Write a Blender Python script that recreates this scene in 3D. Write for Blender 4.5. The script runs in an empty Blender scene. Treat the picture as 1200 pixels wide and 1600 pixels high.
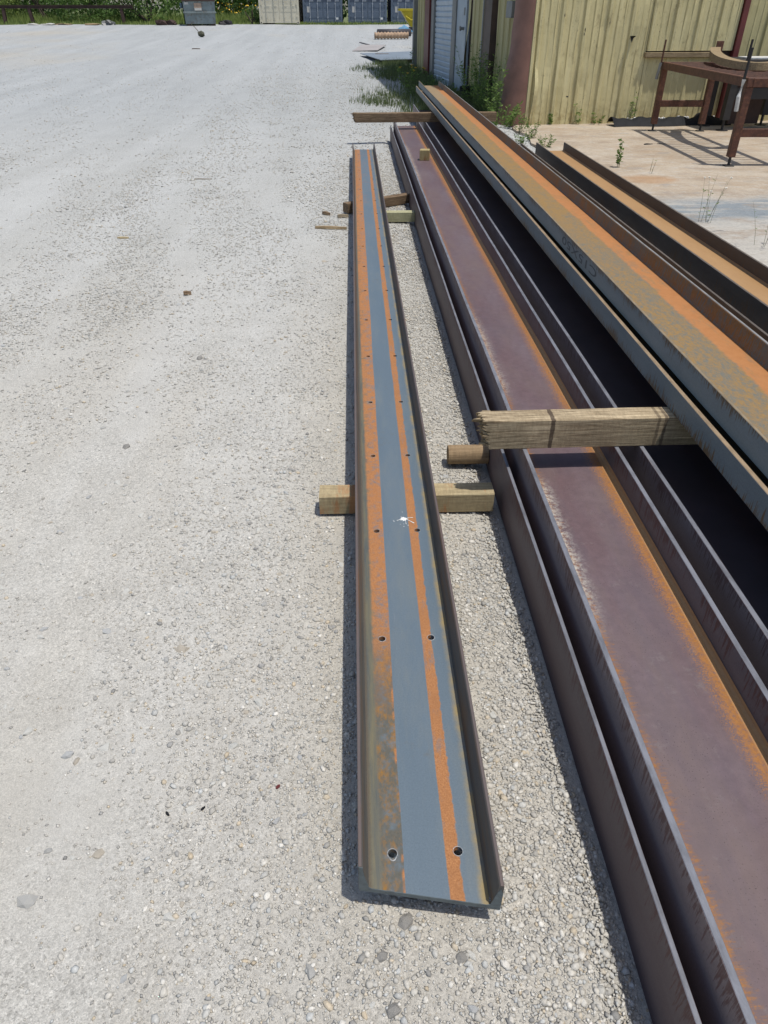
import bpy, math, random
import numpy as np
from mathutils import Vector, Matrix

R = math.radians
random.seed(7)
rng = np.random.default_rng(7)
sc = bpy.context.scene
col = sc.collection

# ------------------------------------------------------------------ camera
cd = bpy.data.cameras.new('camera')
cam = bpy.data.objects.new('camera', cd)
col.objects.link(cam)
cam.location = (0.0, 0.0, 1.68)
cam.rotation_euler = (R(90 - 35.444), 0, R(-2.163))
cd.sensor_width = 36.0
cd.lens = 1100.0 / 1600.0 * 36.0
cd.clip_start = 0.05
cd.clip_end = 3000
sc.camera = cam

# ------------------------------------------------------------------ sky, sun, exposure
SUN = Vector((0.235, -0.15, 0.965)).normalized()
w = bpy.data.worlds.new('World')
sc.world = w
w.use_nodes = True
wn = w.node_tree
bg = wn.nodes['Background']
sky = wn.nodes.new('ShaderNodeTexSky')
sky.sky_type = 'NISHITA'
sky.sun_disc = False
sky.sun_elevation = math.asin(SUN.z)
sky.sun_rotation = math.atan2(SUN.x, SUN.y)
sky.air_density = 1.0
sky.dust_density = 1.5
wn.links.new(sky.outputs[0], bg.inputs[0])
bg.inputs[1].default_value = 0.115
sl = bpy.data.lights.new('sun', 'SUN')
sl.energy = 3.4
sl.angle = R(1.1)
sl.color = (1.0, 0.965, 0.90)
so = bpy.data.objects.new('sun', sl)
so.rotation_euler = SUN.to_track_quat('Z', 'Y').to_euler()
so.location = (20, 0, 60)
col.objects.link(so)
sc.view_settings.view_transform = 'Standard'
sc.view_settings.look = 'None'
sc.view_settings.exposure = 0.13
sc.view_settings.gamma = 1.0
sc.view_settings.use_curve_mapping = False
sc.cycles.max_bounces = 6
sc.cycles.diffuse_bounces = 3
sc.cycles.glossy_bounces = 3

# ------------------------------------------------------------------ helpers
def terr(y):
    y = np.asarray(y, float)
    return 1.0 * (np.clip((np.minimum(y, 53.0) - 16.0) / 37.0, 0, None)) ** 1.4

def T(y):
    return float(terr(y))

def tag(o, label=None, cat=None, group=None, kind=None):
    if label: o['label'] = label
    if cat: o['category'] = cat
    if group: o['group'] = group
    if kind: o['kind'] = kind
    return o

def empty(name, loc=(0, 0, 0), rz=0.0):
    o = bpy.data.objects.new(name, None)
    o.empty_display_size = 0.1
    o.location = loc
    o.rotation_euler = (0, 0, rz)
    col.objects.link(o)
    return o

def thing(name, label, cat, loc=(0, 0, 0), rz=0.0, group=None):
    return tag(empty(name, loc, rz), label, cat, group)

def link_mesh(name, me, mat=None, parent=None):
    o = bpy.data.objects.new(name, me)
    col.objects.link(o)
    if mat: me.materials.append(mat)
    if parent: o.parent = parent
    return o

class MB:
    def __init__(s):
        s.v = []; s.f = []
    def add(s, vs, fs):
        n = len(s.v)
        s.v += [tuple(map(float, p)) for p in vs]
        s.f += [tuple(i + n for i in q) for q in fs]
        return s
    def box(s, x0, x1, y0, y1, z0, z1, b=0.0, M=None):
        if b <= 0:
            vs = [(x, y, z) for z in (z0, z1) for y in (y0, y1) for x in (x0, x1)]
            fs = [(0, 2, 3, 1), (4, 5, 7, 6), (0, 1, 5, 4), (2, 6, 7, 3), (0, 4, 6, 2), (1, 3, 7, 5)]
        else:
            # chamfered box: 24 verts
            vs = []; idx = {}
            for ix, x in enumerate((x0, x1)):
                for iy, y in enumerate((y0, y1)):
                    for iz, z in enumerate((z0, z1)):
                        sx = b if ix == 0 else -b; sy = b if iy == 0 else -b; sz = b if iz == 0 else -b
                        idx[ix, iy, iz, 0] = len(vs); vs.append((x, y + sy, z + sz))
                        idx[ix, iy, iz, 1] = len(vs); vs.append((x + sx, y, z + sz))
                        idx[ix, iy, iz, 2] = len(vs); vs.append((x + sx, y + sy, z))
            I = lambda a, b_, c, k: idx[a, b_, c, k]
            fs = []
            for i in (0, 1):
                q = [I(i, 0, 0, 0), I(i, 1, 0, 0), I(i, 1, 1, 0), I(i, 0, 1, 0)]
                fs.append(q if i else q[::-1])
                q = [I(0, i, 0, 1), I(0, i, 1, 1), I(1, i, 1, 1), I(1, i, 0, 1)]
                fs.append(q if i else q[::-1])
                q = [I(0, 0, i, 2), I(1, 0, i, 2), I(1, 1, i, 2), I(0, 1, i, 2)]
                fs.append(q if i else q[::-1])
            for i in (0, 1):
                for j in (0, 1):
                    q = [I(i, j, 0, 0), I(i, j, 1, 0), I(i, j, 1, 1), I(i, j, 0, 1)]
                    fs.append(q if (i != j) else q[::-1])
                    q = [I(i, 0, j, 0), I(i, 1, j, 0), I(i, 1, j, 2), I(i, 0, j, 2)]
                    fs.append(q if (i == j) else q[::-1])
                    q = [I(0, i, j, 1), I(1, i, j, 1), I(1, i, j, 2), I(0, i, j, 2)]
                    fs.append(q if (i != j) else q[::-1])
            for i in (0, 1):
                for j in (0, 1):
                    for k in (0, 1):
                        q = [I(i, j, k, 0), I(i, j, k, 1), I(i, j, k, 2)]
                        fs.append(q if (i + j + k) % 2 == 0 else q[::-1])
        if M is not None: vs = [M @ Vector(p) for p in vs]
        return s.add(vs, fs)
    def prism_y(s, prof, y0, y1, ny=1, yn=None):
        """extrude an (x,z) polygon along y; yn(x) offsets the near end"""
        n = len(prof); vs = []; fs = []; zt = max(p[1] for p in prof)
        for k in range(ny + 1):
            t = k / ny
            for (x, z) in prof:
                ya = y0 + (yn(x) if yn else 0)
                yy = ya + (y1 - ya) * t
                if ny > 1:
                    x = x + 0.0014 * math.sin(yy * 0.9 + y1) + 0.0006 * math.sin(yy * 3.7 + 2)
                    if z > zt - 0.003 and 0 < k < ny and random.random() < 0.25:
                        z = z - 0.0012 * random.random()
                vs.append((x, yy, z))
        for k in range(ny):
            for i in range(n):
                j = (i + 1) % n
                fs.append((k * n + i, k * n + j, (k + 1) * n + j, (k + 1) * n + i))
        fs.append(tuple(range(n))[::-1]); fs.append(tuple(ny * n + i for i in range(n)))
        return s.add(vs, fs)
    def tube(s, pts, rad, n=8, cap=True):
        pts = [Vector(p) for p in pts]
        rads = rad if isinstance(rad, (list, tuple)) else [rad] * len(pts)
        vs = []; fs = []
        for i, p in enumerate(pts):
            d = (pts[min(i + 1, len(pts) - 1)] - pts[max(i - 1, 0)])
            d = d.normalized() if d.length > 0 else Vector((0, 0, 1))
            a = d.cross(Vector((0, 0, 1)))
            if a.length < 0.05: a = d.cross(Vector((1, 0, 0)))
            a.normalize(); b = d.cross(a)
            for k in range(n):
                t = 2 * math.pi * k / n
                vs.append(p + (a * math.cos(t) + b * math.sin(t)) * rads[i])
        for i in range(len(pts) - 1):
            for k in range(n):
                k2 = (k + 1) % n
                fs.append((i * n + k, i * n + k2, (i + 1) * n + k2, (i + 1) * n + k))
        if cap:
            fs.append(tuple(range(n))[::-1]); fs.append(tuple((len(pts) - 1) * n + k for k in range(n)))
        return s.add(vs, fs)
    def build(s, name, mat=None, parent=None, smooth=False):
        me = bpy.data.meshes.new(name)
        me.from_pydata(s.v, [], s.f)
        me.validate(); me.update()
        if smooth: me.shade_smooth()
        # consistent outward normals
        import bmesh
        bm = bmesh.new(); bm.from_mesh(me)
        bmesh.ops.recalc_face_normals(bm, faces=bm.faces)
        bm.to_mesh(me); bm.free()
        return link_mesh(name, me, mat, parent)

def np_mesh(name, V, Fc, mat=None, parent=None, colors=None, nside=3):
    me = bpy.data.meshes.new(name)
    me.vertices.add(len(V)); me.vertices.foreach_set('co', np.ascontiguousarray(V, np.float32).ravel())
    nf = len(Fc)
    me.loops.add(nf * nside); me.polygons.add(nf)
    me.loops.foreach_set('vertex_index', np.ascontiguousarray(Fc, np.int32).ravel())
    me.polygons.foreach_set('loop_start', np.arange(0, nf * nside, nside, dtype=np.int32))
    if colors is not None:
        ca = me.color_attributes.new('tone', 'FLOAT_COLOR', 'POINT')
        c4 = np.ones((len(V), 4), np.float32); c4[:, :3] = colors
        ca.data.foreach_set('color', c4.ravel())
    me.update(calc_edges=True)
    me.validate()
    return link_mesh(name, me, mat, parent)

# ------------------------------------------------------------------ node helpers
class NT:
    def __init__(s, name):
        s.m = bpy.data.materials.new(name); s.m.use_nodes = True
        s.t = s.m.node_tree; s.b = s.t.nodes['Principled BSDF']
        s.tc = None
    def n(s, kind, **kw):
        nd = s.t.nodes.new(kind)
        for k, v in kw.items(): setattr(nd, k, v)
        return nd
    def put(s, sock, val):
        if isinstance(val, bpy.types.NodeSocket): s.t.links.new(val, sock)
        elif val is not None:
            if hasattr(sock, 'default_value'):
                if isinstance(val, (tuple, list)) and len(val) == 3 and sock.type == 'RGBA': val = tuple(val) + (1,)
                sock.default_value = val
    def obj(s):
        if not s.tc: s.tc = s.n('ShaderNodeTexCoord')
        return s.tc.outputs['Object']
    def map(s, sc_=(1, 1, 1), rot=(0, 0, 0), loc=(0, 0, 0), vec=None):
        m = s.n('ShaderNodeMapping'); s.put(m.inputs[0], vec or s.obj())
        m.inputs['Location'].default_value = loc; m.inputs['Rotation'].default_value = rot; m.inputs['Scale'].default_value = sc_
        return m.outputs[0]
    def noise(s, scale, detail=4, rough=0.55, vec=None, dist=0.0):
        n = s.n('ShaderNodeTexNoise'); s.put(n.inputs['Vector'], vec or s.obj())
        n.inputs['Scale'].default_value = scale; n.inputs['Detail'].default_value = detail
        n.inputs['Roughness'].default_value = rough; n.inputs['Distortion'].default_value = dist
        return n.outputs[0]
    def voro(s, scale, vec=None, out='Distance', feat='F1'):
        n = s.n('ShaderNodeTexVoronoi', feature=feat); s.put(n.inputs['Vector'], vec or s.obj())
        n.inputs['Scale'].default_value = scale
        return n.outputs[out]
    def ramp(s, fac, stops, mode='LINEAR'):
        r = s.n('ShaderNodeValToRGB'); r.color_ramp.interpolation = mode
        el = r.color_ramp.elements
        while len(el) < len(stops): el.new(0.5)
        for e, (p, c) in zip(el, stops):
            e.position = p
            e.color = (c, c, c, 1) if isinstance(c, (int, float)) else tuple(c) + (1,)
        s.put(r.inputs[0], fac)
        return r.outputs[0]
    def mix(s, fac, a, b, mode='MIX'):
        m = s.n('ShaderNodeMix', data_type='RGBA', blend_type=mode)
        s.put(m.inputs[0], fac); s.put(m.inputs[6], a); s.put(m.inputs[7], b)
        return m.outputs[2]
    def math(s, op, a, b=None, clamp=False):
        m = s.n('ShaderNodeMath', operation=op, use_clamp=clamp)
        s.put(m.inputs[0], a); s.put(m.inputs[1], b)
        return m.outputs[0]
    def xyz(s, vec=None):
        q = s.n('ShaderNodeSeparateXYZ'); s.put(q.inputs[0], vec or s.obj())
        return q.outputs
    def step(s, v, a, b):
        """smooth 0..1 as v goes a..b"""
        m = s.n('ShaderNodeMapRange', interpolation_type='SMOOTHSTEP')
        s.put(m.inputs[0], v)
        m.inputs[1].default_value = a; m.inputs[2].default_value = b
        m.inputs[3].default_value = 0; m.inputs[4].default_value = 1
        if a > b:
            m.inputs[1].default_value = b; m.inputs[2].default_value = a
            m.inputs[3].default_value = 1; m.inputs[4].default_value = 0
        return m.outputs[0]
    def band(s, v, a, b, c, d):
        return s.math('MULTIPLY', s.step(v, a, b), s.step(v, d, c))
    def bump(s, h, strength=0.3, dist=0.01):
        b = s.n('ShaderNodeBump'); b.inputs['Strength'].default_value = strength; b.inputs['Distance'].default_value = dist
        s.put(b.inputs['Height'], h)
        s.t.links.new(b.outputs[0], s.b.inputs['Normal'])
    def done(s, color, rough=0.7, metal=0.0, spec=0.4):
        s.put(s.b.inputs['Base Color'], color); s.put(s.b.inputs['Roughness'], rough)
        s.put(s.b.inputs['Metallic'], metal); s.put(s.b.inputs['Specular IOR Level'], spec)
        return s.m

def m_paint(name, c, rough=0.5, var=0.25, scale=6.0, spec=0.4, dirt=None, metal=0.0):
    t = NT(name)
    a = t.noise(scale, 5, 0.6)
    b = t.noise(scale * 9, 3, 0.6)
    k = t.ramp(a, [(0.3, 1 - var), (0.7, 1 + var * 0.5)])
    cc = t.mix(1.0, c, k, 'MULTIPLY')
    if dirt:
        cc = t.mix(t.ramp(t.noise(scale * 2.3, 6, 0.65), [(0.52, 0), (0.68, 0.9)]), cc, dirt)
    t.bump(b, 0.15, 0.004)
    return t.done(cc, rough, metal, spec)

# ------------------------------------------------------------------ materials
def mat_gravel():
    t = NT('gravel_ground')
    big = t.noise(0.35, 4, 0.55, vec=t.map((1, 0.35, 1), rot=(0, 0, R(-6))))
    track = t.noise(0.9, 4, 0.6, vec=t.map((1.6, 0.12, 1), rot=(0, 0, R(-9))))
    mid = t.noise(4.0, 6, 0.65)
    fine = t.noise(330, 4, 0.75)
    grit = t.noise(900, 2, 0.6)
    cell = t.n('ShaderNodeTexVoronoi'); t.put(cell.inputs['Vector'], t.obj()); cell.inputs['Scale'].default_value = 260
    cell2 = t.n('ShaderNodeTexVoronoi'); t.put(cell2.inputs['Vector'], t.obj()); cell2.inputs['Scale'].default_value = 105
    dust = (0.495, 0.457, 0.388)
    lite = (0.525, 0.498, 0.440)
    base = t.mix(t.ramp(big, [(0.35, 0), (0.65, 1)]), dust, lite)
    base = t.mix(t.ramp(track, [(0.40, 0.0), (0.60, 0.85)]), base, (0.54, 0.522, 0.478))
    base = t.mix(t.ramp(mid, [(0.35, 0.5), (0.6, 0.0)]), base, (0.425, 0.402, 0.355))
    # farther off the yard is bluish crushed limestone, without the tan dust
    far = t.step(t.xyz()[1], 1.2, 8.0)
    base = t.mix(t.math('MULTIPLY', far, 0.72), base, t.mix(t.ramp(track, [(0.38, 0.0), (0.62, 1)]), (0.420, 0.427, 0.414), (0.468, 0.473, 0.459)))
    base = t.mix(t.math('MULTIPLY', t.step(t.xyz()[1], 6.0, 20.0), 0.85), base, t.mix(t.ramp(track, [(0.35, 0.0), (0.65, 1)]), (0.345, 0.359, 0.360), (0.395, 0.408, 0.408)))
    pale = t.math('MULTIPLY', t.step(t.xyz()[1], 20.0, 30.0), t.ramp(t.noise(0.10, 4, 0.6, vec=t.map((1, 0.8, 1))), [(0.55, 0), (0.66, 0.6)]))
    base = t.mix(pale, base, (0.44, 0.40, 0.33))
    where = t.ramp(t.noise(1.3, 5, 0.65), [(0.36, 0.25), (0.62, 1.0)])
    sepc = t.n('ShaderNodeSeparateColor'); t.put(sepc.inputs[0], cell.outputs['Color'])
    pe = t.ramp(sepc.outputs[0], [(0.0, 0.55), (0.15, 0.78), (0.5, 0.98), (0.85, 1.12), (1.0, 1.35)])
    base2 = t.mix(t.math('MULTIPLY', where, 0.75), base, t.mix(1.0, base, pe, 'MULTIPLY'))
    sepd = t.n('ShaderNodeSeparateColor'); t.put(sepd.inputs[0], cell2.outputs['Color'])
    pe2 = t.ramp(sepd.outputs[1], [(0.0, 0.6), (0.12, 0.88), (0.5, 1.0), (0.9, 1.06), (1.0, 1.25)])
    base2 = t.mix(t.math('MULTIPLY', where, 0.6), base2, t.mix(1.0, base2, pe2, 'MULTIPLY'))
    base2 = t.mix(0.75, base2, t.ramp(fine, [(0.28, 0.62), (0.72, 1.28)]), 'MULTIPLY')
    base2 = t.mix(0.5, base2, t.ramp(grit, [(0.3, 0.7), (0.7, 1.25)]), 'MULTIPLY')
    h = t.math('ADD', t.math('MULTIPLY', t.math('SUBTRACT', 1.0, cell.outputs['Distance']), t.math('MULTIPLY', where, 0.5)), t.math('ADD', fine, t.math('MULTIPLY', t.math('SUBTRACT', 1.0, cell2.outputs['Distance']), t.math('MULTIPLY', where, 0.8))))
    t.bump(h, 0.7, 0.004)
    return t.done(base2, 0.95, 0, 0.12)

def mat_stone():
    t = NT('stone')
    a = t.n('ShaderNodeVertexColor', layer_name='tone')
    n = t.noise(220, 4, 0.65)
    c = t.mix(0.7, a.outputs[0], t.ramp(n, [(0.25, 0.65), (0.75, 1.3)]), 'MULTIPLY')
    t.bump(n, 0.5, 0.002)
    return t.done(c, 0.9, 0, 0.2)

def mat_stone_obj(name, c):
    t = NT(name)
    n = t.noise(160, 5, 0.7)
    n2 = t.noise(35, 4, 0.6)
    cc = t.mix(0.8, c, t.ramp(n, [(0.25, 0.6), (0.75, 1.35)]), 'MULTIPLY')
    cc = t.mix(t.ramp(n2, [(0.42, 0), (0.66, 0.8)]), cc, (0.45, 0.425, 0.37))
    t.bump(n, 0.5, 0.002)
    return t.done(cc, 0.9, 0, 0.2)

def mat_L_web():
    t = NT('drilled_channel_web')
    x, y, z = t.xyz()
    edge = t.noise(60, 4, 0.7)
    wob = t.math('MULTIPLY', t.math('SUBTRACT', t.noise(14, 4, 0.7), 0.5), 0.012)
    wob2 = t.math('MULTIPLY', t.math('SUBTRACT', edge, 0.5), 0.010)
    xr = t.math('ADD', x, wob2)                      # ragged side
    xs = t.math('ADD', x, t.math('ADD', t.math('MULTIPLY', wob, 0.12), t.math('MULTIPLY', t.math('SUBTRACT', t.noise(1.3, 3), 0.5), 0.012)))   # masked, crisp side
    clean = t.mix(t.noise(9, 5, 0.65, vec=t.map((1, 0.15, 1))), (0.092, 0.128, 0.158), (0.130, 0.166, 0.196))
    clean = t.mix(t.ramp(t.noise(420, 3, 0.6), [(0.3, 0.5), (0.36, 0)]), clean, (0.05, 0.06, 0.06))
    clean = t.mix(t.math('MULTIPLY', t.ramp(t.noise(3.5, 6, 0.7, vec=t.map((2.5, 0.5, 1))), [(0.48, 0), (0.68, 0.6)]), 1.0), clean, (0.155, 0.175, 0.175))
    clean = t.mix(t.ramp(t.noise(24, 4, 0.8, vec=t.map((3, 0.08, 1), rot=(0, 0, R(2)))), [(0.66, 0), (0.72, 0.4)]), clean, (0.21, 0.235, 0.25))
    clean = t.mix(t.ramp(t.noise(5, 5, 0.75), [(0.60, 0), (0.74, 0.5)]), clean, (0.13, 0.115, 0.085))
    clean = t.mix(0.45, clean, t.ramp(t.noise(210, 4, 0.75), [(0.3, 0.75), (0.7, 1.2)]), 'MULTIPLY')
    col_ = clean
    # greenish scale near the left flange
    lg = t.step(xr, 0.070, 0.050)
    col_ = t.mix(t.math('MULTIPLY', lg, 0.92), col_, t.mix(t.ramp(t.noise(34, 6, 0.72, vec=t.map((1.6, 0.12, 1))), [(0.32, 0), (0.66, 1)]), (0.062, 0.075, 0.078), (0.165, 0.140, 0.075)))
    fil = t.math('MULTIPLY', t.step(xr, 0.034, 0.024), 0.75)
    col_ = t.mix(fil, col_, (0.085, 0.065, 0.045))
    orange = t.mix(t.ramp(t.noise(260, 4, 0.8), [(0.3, 0), (0.7, 1)]), (0.225, 0.085, 0.027), (0.46, 0.215, 0.085))
    brown = t.mix(t.ramp(t.noise(38, 6, 0.72, vec=t.map((1, 0.5, 1))), [(0.46, 0), (0.64, 1)]), t.mix(t.noise(240, 3, 0.7), (0.060, 0.060, 0.052), (0.135, 0.125, 0.10)), (0.25, 0.125, 0.025))
    # left stripe: brown and mottled for the first metre, solid orange beyond
    far = t.step(t.math('ADD', y, t.math('MULTIPLY', t.noise(5, 3), 0.5)), 1.45, 2.05)
    left = t.mix(far, brown, orange)
    wid = t.math('ADD', xr, t.math('MULTIPLY', t.step(y, 0.6, 6.0), 0.018))
    lm = t.math('MULTIPLY', t.step(wid, 0.045, 0.056), t.step(xs, 0.1035, 0.1020))
    col_ = t.mix(t.math('MULTIPLY', lm, t.ramp(t.noise(30, 6, 0.75), [(0.33, 0.2), (0.52, 1)])), col_, left)
    nib = t.math('MULTIPLY', t.band(xs, 0.096, 0.099, 0.1022, 0.1035), t.math('SUBTRACT', 1.0, far))
    col_ = t.mix(t.math('MULTIPLY', nib, t.ramp(t.noise(24, 3), [(0.45, 0), (0.6, 1)])), col_, orange)
    # right stripe
    rr = t.math('ADD', x, t.math('MULTIPLY', t.math('SUBTRACT', t.noise(34, 5, 0.75), 0.5), 0.018))
    rm = t.math('MULTIPLY', t.step(t.math('ADD', xs, t.math('MULTIPLY', wob2, 0.35)), 0.1985, 0.2010), t.step(rr, 0.2325, 0.2285))
    pat = t.ramp(t.noise(16, 5, 0.75, vec=t.map((1.5, 0.5, 1))), [(0.30, 0.35), (0.46, 1)])
    col_ = t.mix(t.math('MULTIPLY', rm, pat), col_, t.mix(t.ramp(t.noise(7, 4, 0.7), [(0.4, 0), (0.65, 0.6)]), orange, (0.28, 0.125, 0.05)))
    # yellow brown stain along the right fillet
    ym = t.math('MULTIPLY', t.band(t.math('ADD', x, wob), 0.258, 0.276, 0.284, 0.296), t.ramp(t.noise(7, 4, 0.7), [(0.35, 0.2), (0.6, 0.9)]))
    col_ = t.mix(ym, col_, (0.30, 0.22, 0.09))
    # far third: thinner paint, mottled with rust
    mot = t.math('MULTIPLY', t.step(y, 5.5, 9), t.ramp(t.noise(12, 6, 0.7), [(0.5, 0), (0.7, 0.5)]))
    col_ = t.mix(mot, col_, (0.30, 0.14, 0.06))
    t.bump(t.math('ADD', t.noise(300, 3), t.math('MULTIPLY', t.math('ADD', lm, rm), 0.5)), 0.25, 0.0015)
    rough = t.mix(t.math('ADD', lm, rm, True), (0.42,) * 3, (0.85,) * 3)
    return t.done(col_, rough, 0, 0.45)

def mat_L_flange():
    t = NT('drilled_channel_flange')
    x, y, z = t.xyz()
    a = t.noise(22, 6, 0.65, vec=t.map((1, 0.12, 1)))
    c = t.ramp(a, [(0.3, (0.055, 0.055, 0.055)), (0.5, (0.10, 0.095, 0.085)), (0.68, (0.15, 0.085, 0.045))])
    c = t.mix(t.math('MULTIPLY', t.step(z, 0.097, 0.0998), 0.7), c, (0.115, 0.085, 0.08))
    t.bump(t.noise(260, 4), 0.25, 0.0015)
    return t.done(c, 0.55, 0, 0.4)

def mat_W_web(name, wd, purple=True, tanrust=False, dust=True):
    """web of a wide beam, wd = beam depth; x across"""
    t = NT(name)
    x, y, z = t.xyz()
    if tanrust:
        c = t.mix(t.noise(7, 6, 0.7, vec=t.map((1, 0.25, 1))), (0.30, 0.16, 0.065), (0.42, 0.26, 0.12))
        g = t.step(t.math('ADD', x, t.math('MULTIPLY', t.noise(30, 5, 0.7), 0.03)), 0.13, 0.06)
        c = t.mix(t.math('MULTIPLY', g, 0.8), c, (0.13, 0.135, 0.13))
    else:
        c = t.mix(t.ramp(t.noise(3.2, 4, 0.6, vec=t.map((1, 0.3, 1))), [(0.35, 0), (0.65, 1)]), (0.115, 0.070, 0.074), (0.138, 0.102, 0.112))
        c = t.mix(0.6, c, t.ramp(t.noise(26, 6, 0.75), [(0.3, 0.75), (0.7, 1.22)]), 'MULTIPLY')
        c = t.mix(t.ramp(t.noise(2.2, 5, 0.7, vec=t.map((1.6, 0.5, 1))), [(0.46, 0), (0.68, 0.7)]), c, (0.150, 0.108, 0.098))
        c = t.mix(t.ramp(t.noise(0.9, 6, 0.75, vec=t.map((2.5, 0.8, 1))), [(0.5, 0), (0.66, 0.55)]), c, (0.092, 0.072, 0.088))
        c = t.mix(t.ramp(t.noise(14, 7, 0.8), [(0.58, 0), (0.70, 0.4)]), c, (0.21, 0.185, 0.175))
        scr = t.ramp(t.noise(30, 3, 0.8, vec=t.map((2.2, 0.10, 1), rot=(0, 0, R(4)))), [(0.70, 0), (0.76, 0.45)])
        c = t.mix(scr, c, (0.20, 0.18, 0.18))
        sp = t.math('MULTIPLY', t.ramp(t.noise(230, 2, 0.5), [(0.64, 0), (0.70, 1)]), t.ramp(t.noise(5, 3), [(0.4, 0.15), (0.6, 0.8)]))
        c = t.mix(sp, c, (0.045, 0.03, 0.03))
        rag = t.math('MULTIPLY', t.math('SUBTRACT', t.noise(85, 5, 0.75), 0.5), 0.05)
        rag2 = t.math('MULTIPLY', t.math('SUBTRACT', t.noise(6, 4, 0.6), 0.5), 0.03)
        xr = t.math('ADD', x, t.math('ADD', rag, rag2))
        orange = t.mix(t.noise(170, 4, 0.7), (0.20, 0.080, 0.018), (0.42, 0.185, 0.050))
        rm = t.math('MULTIPLY', t.step(xr, wd - 0.078, wd - 0.056), t.ramp(t.noise(95, 5, 0.8), [(0.34, 0.15), (0.54, 1)]))
        rm = t.math('MAXIMUM', rm, t.math('MULTIPLY', t.step(xr, wd - 0.105, wd - 0.07), t.ramp(t.noise(260, 2), [(0.5, 0), (0.56, 0.8)])))
        c = t.mix(rm, c, orange)
        c = t.mix(t.step(x, wd - 0.046, wd - 0.036), c, t.mix(t.noise(60, 4), (0.35, 0.20, 0.10), (0.50, 0.27, 0.10)))
        strk = t.noise(120, 4, 0.75, vec=t.map((0.22, 1, 1), rot=(0, 0, R(-24))))
        lmask = t.math('MULTIPLY', t.step(t.math('ADD', xr, t.math('MULTIPLY', t.math('SUBTRACT', strk, 0.5), 0.10)), 0.085, 0.050), t.ramp(t.noise(150, 3, 0.7), [(0.36, 0.25), (0.52, 1)]))
        c = t.mix(t.math('MULTIPLY', lmask, 0.9), c, t.mix(t.noise(120, 3), (0.20, 0.085, 0.02), (0.36, 0.16, 0.04)))
        if dust:
            # pale dried lime patches trodden on the left of the web
            for (ya, yb, yc, yd, k) in ((1.35, 1.75, 2.15, 2.35, 1.0), (2.9, 3.15, 3.9, 4.3, 0.6), (7.8, 8.6, 10.2, 10.9, 0.8)):
                dm = t.math('MULTIPLY', t.band(y, ya, yb, yc, yd), t.step(xr, 0.115, 0.045))
                dm = t.math('MULTIPLY', dm, t.ramp(t.noise(70, 5, 0.75), [(0.42, 0), (0.58, k)]))
                c = t.mix(dm, c, (0.46, 0.44, 0.39))
    t.bump(t.noise(240, 4), 0.2, 0.0015)
    return t.done(c, 0.62, 0, 0.35)

def mat_flange(name, c1, c2, rust, zlo, ztop, top=0.07, bot=0.06, streak=1.0, tip=None, low=None):
    """upright flange: mottled scale, rust strokes running in from both edges, a paler tip"""
    t = NT(name)
    x, y, z = t.xyz()
    a = t.noise(5, 6, 0.65, vec=t.map((1, 0.35, 2)))
    c = t.mix(t.ramp(a, [(0.32, 0), (0.66, 1)]), c1, c2)
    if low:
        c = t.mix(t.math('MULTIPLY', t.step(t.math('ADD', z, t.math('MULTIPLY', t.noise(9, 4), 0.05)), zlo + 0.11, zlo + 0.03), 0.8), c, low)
    c = t.mix(0.5, c, t.ramp(t.noise(160, 4, 0.7), [(0.3, 0.72), (0.7, 1.25)]), 'MULTIPLY')
    st = t.noise(120, 4, 0.7, vec=t.map((1, 1.0, 0.075), rot=(R(9), 0, 0)))
    var = t.noise(3.0, 4, 0.6, vec=t.map((1, 1, 0.3)))
    drop = t.math('ADD', st, t.math('MULTIPLY', t.math('SUBTRACT', var, 0.5), 0.55))
    m = None
    for (on, d, ln) in ((top > 0, t.math('SUBTRACT', ztop, z), top), (bot > 0, t.math('SUBTRACT', z, zlo), bot)):
        if not on: continue
        v = t.math('SUBTRACT', drop, t.math('MULTIPLY', d, 0.13 / ln))
        q = t.step(v, 0.42, 0.50)
        m = q if m is None else t.math('MAXIMUM', m, q)
    rc = t.mix(t.noise(70, 4, 0.7), rust, tuple(k * 0.42 for k in rust))
    if m is not None: c = t.mix(t.math('MULTIPLY', m, streak), c, rc)
    if tip:
        tn = t.mix(t.ramp(t.noise(30, 5, 0.7, vec=t.map((1, 0.3, 1))), [(0.4, 0), (0.65, 1)]), tip, tuple(k * 0.6 for k in tip))
        c = t.mix(t.step(z, ztop - 0.0022, ztop - 0.0008), c, tn)
    t.bump(t.noise(200, 4), 0.2, 0.0015)
    return t.done(c, 0.58, 0, 0.4)

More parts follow.
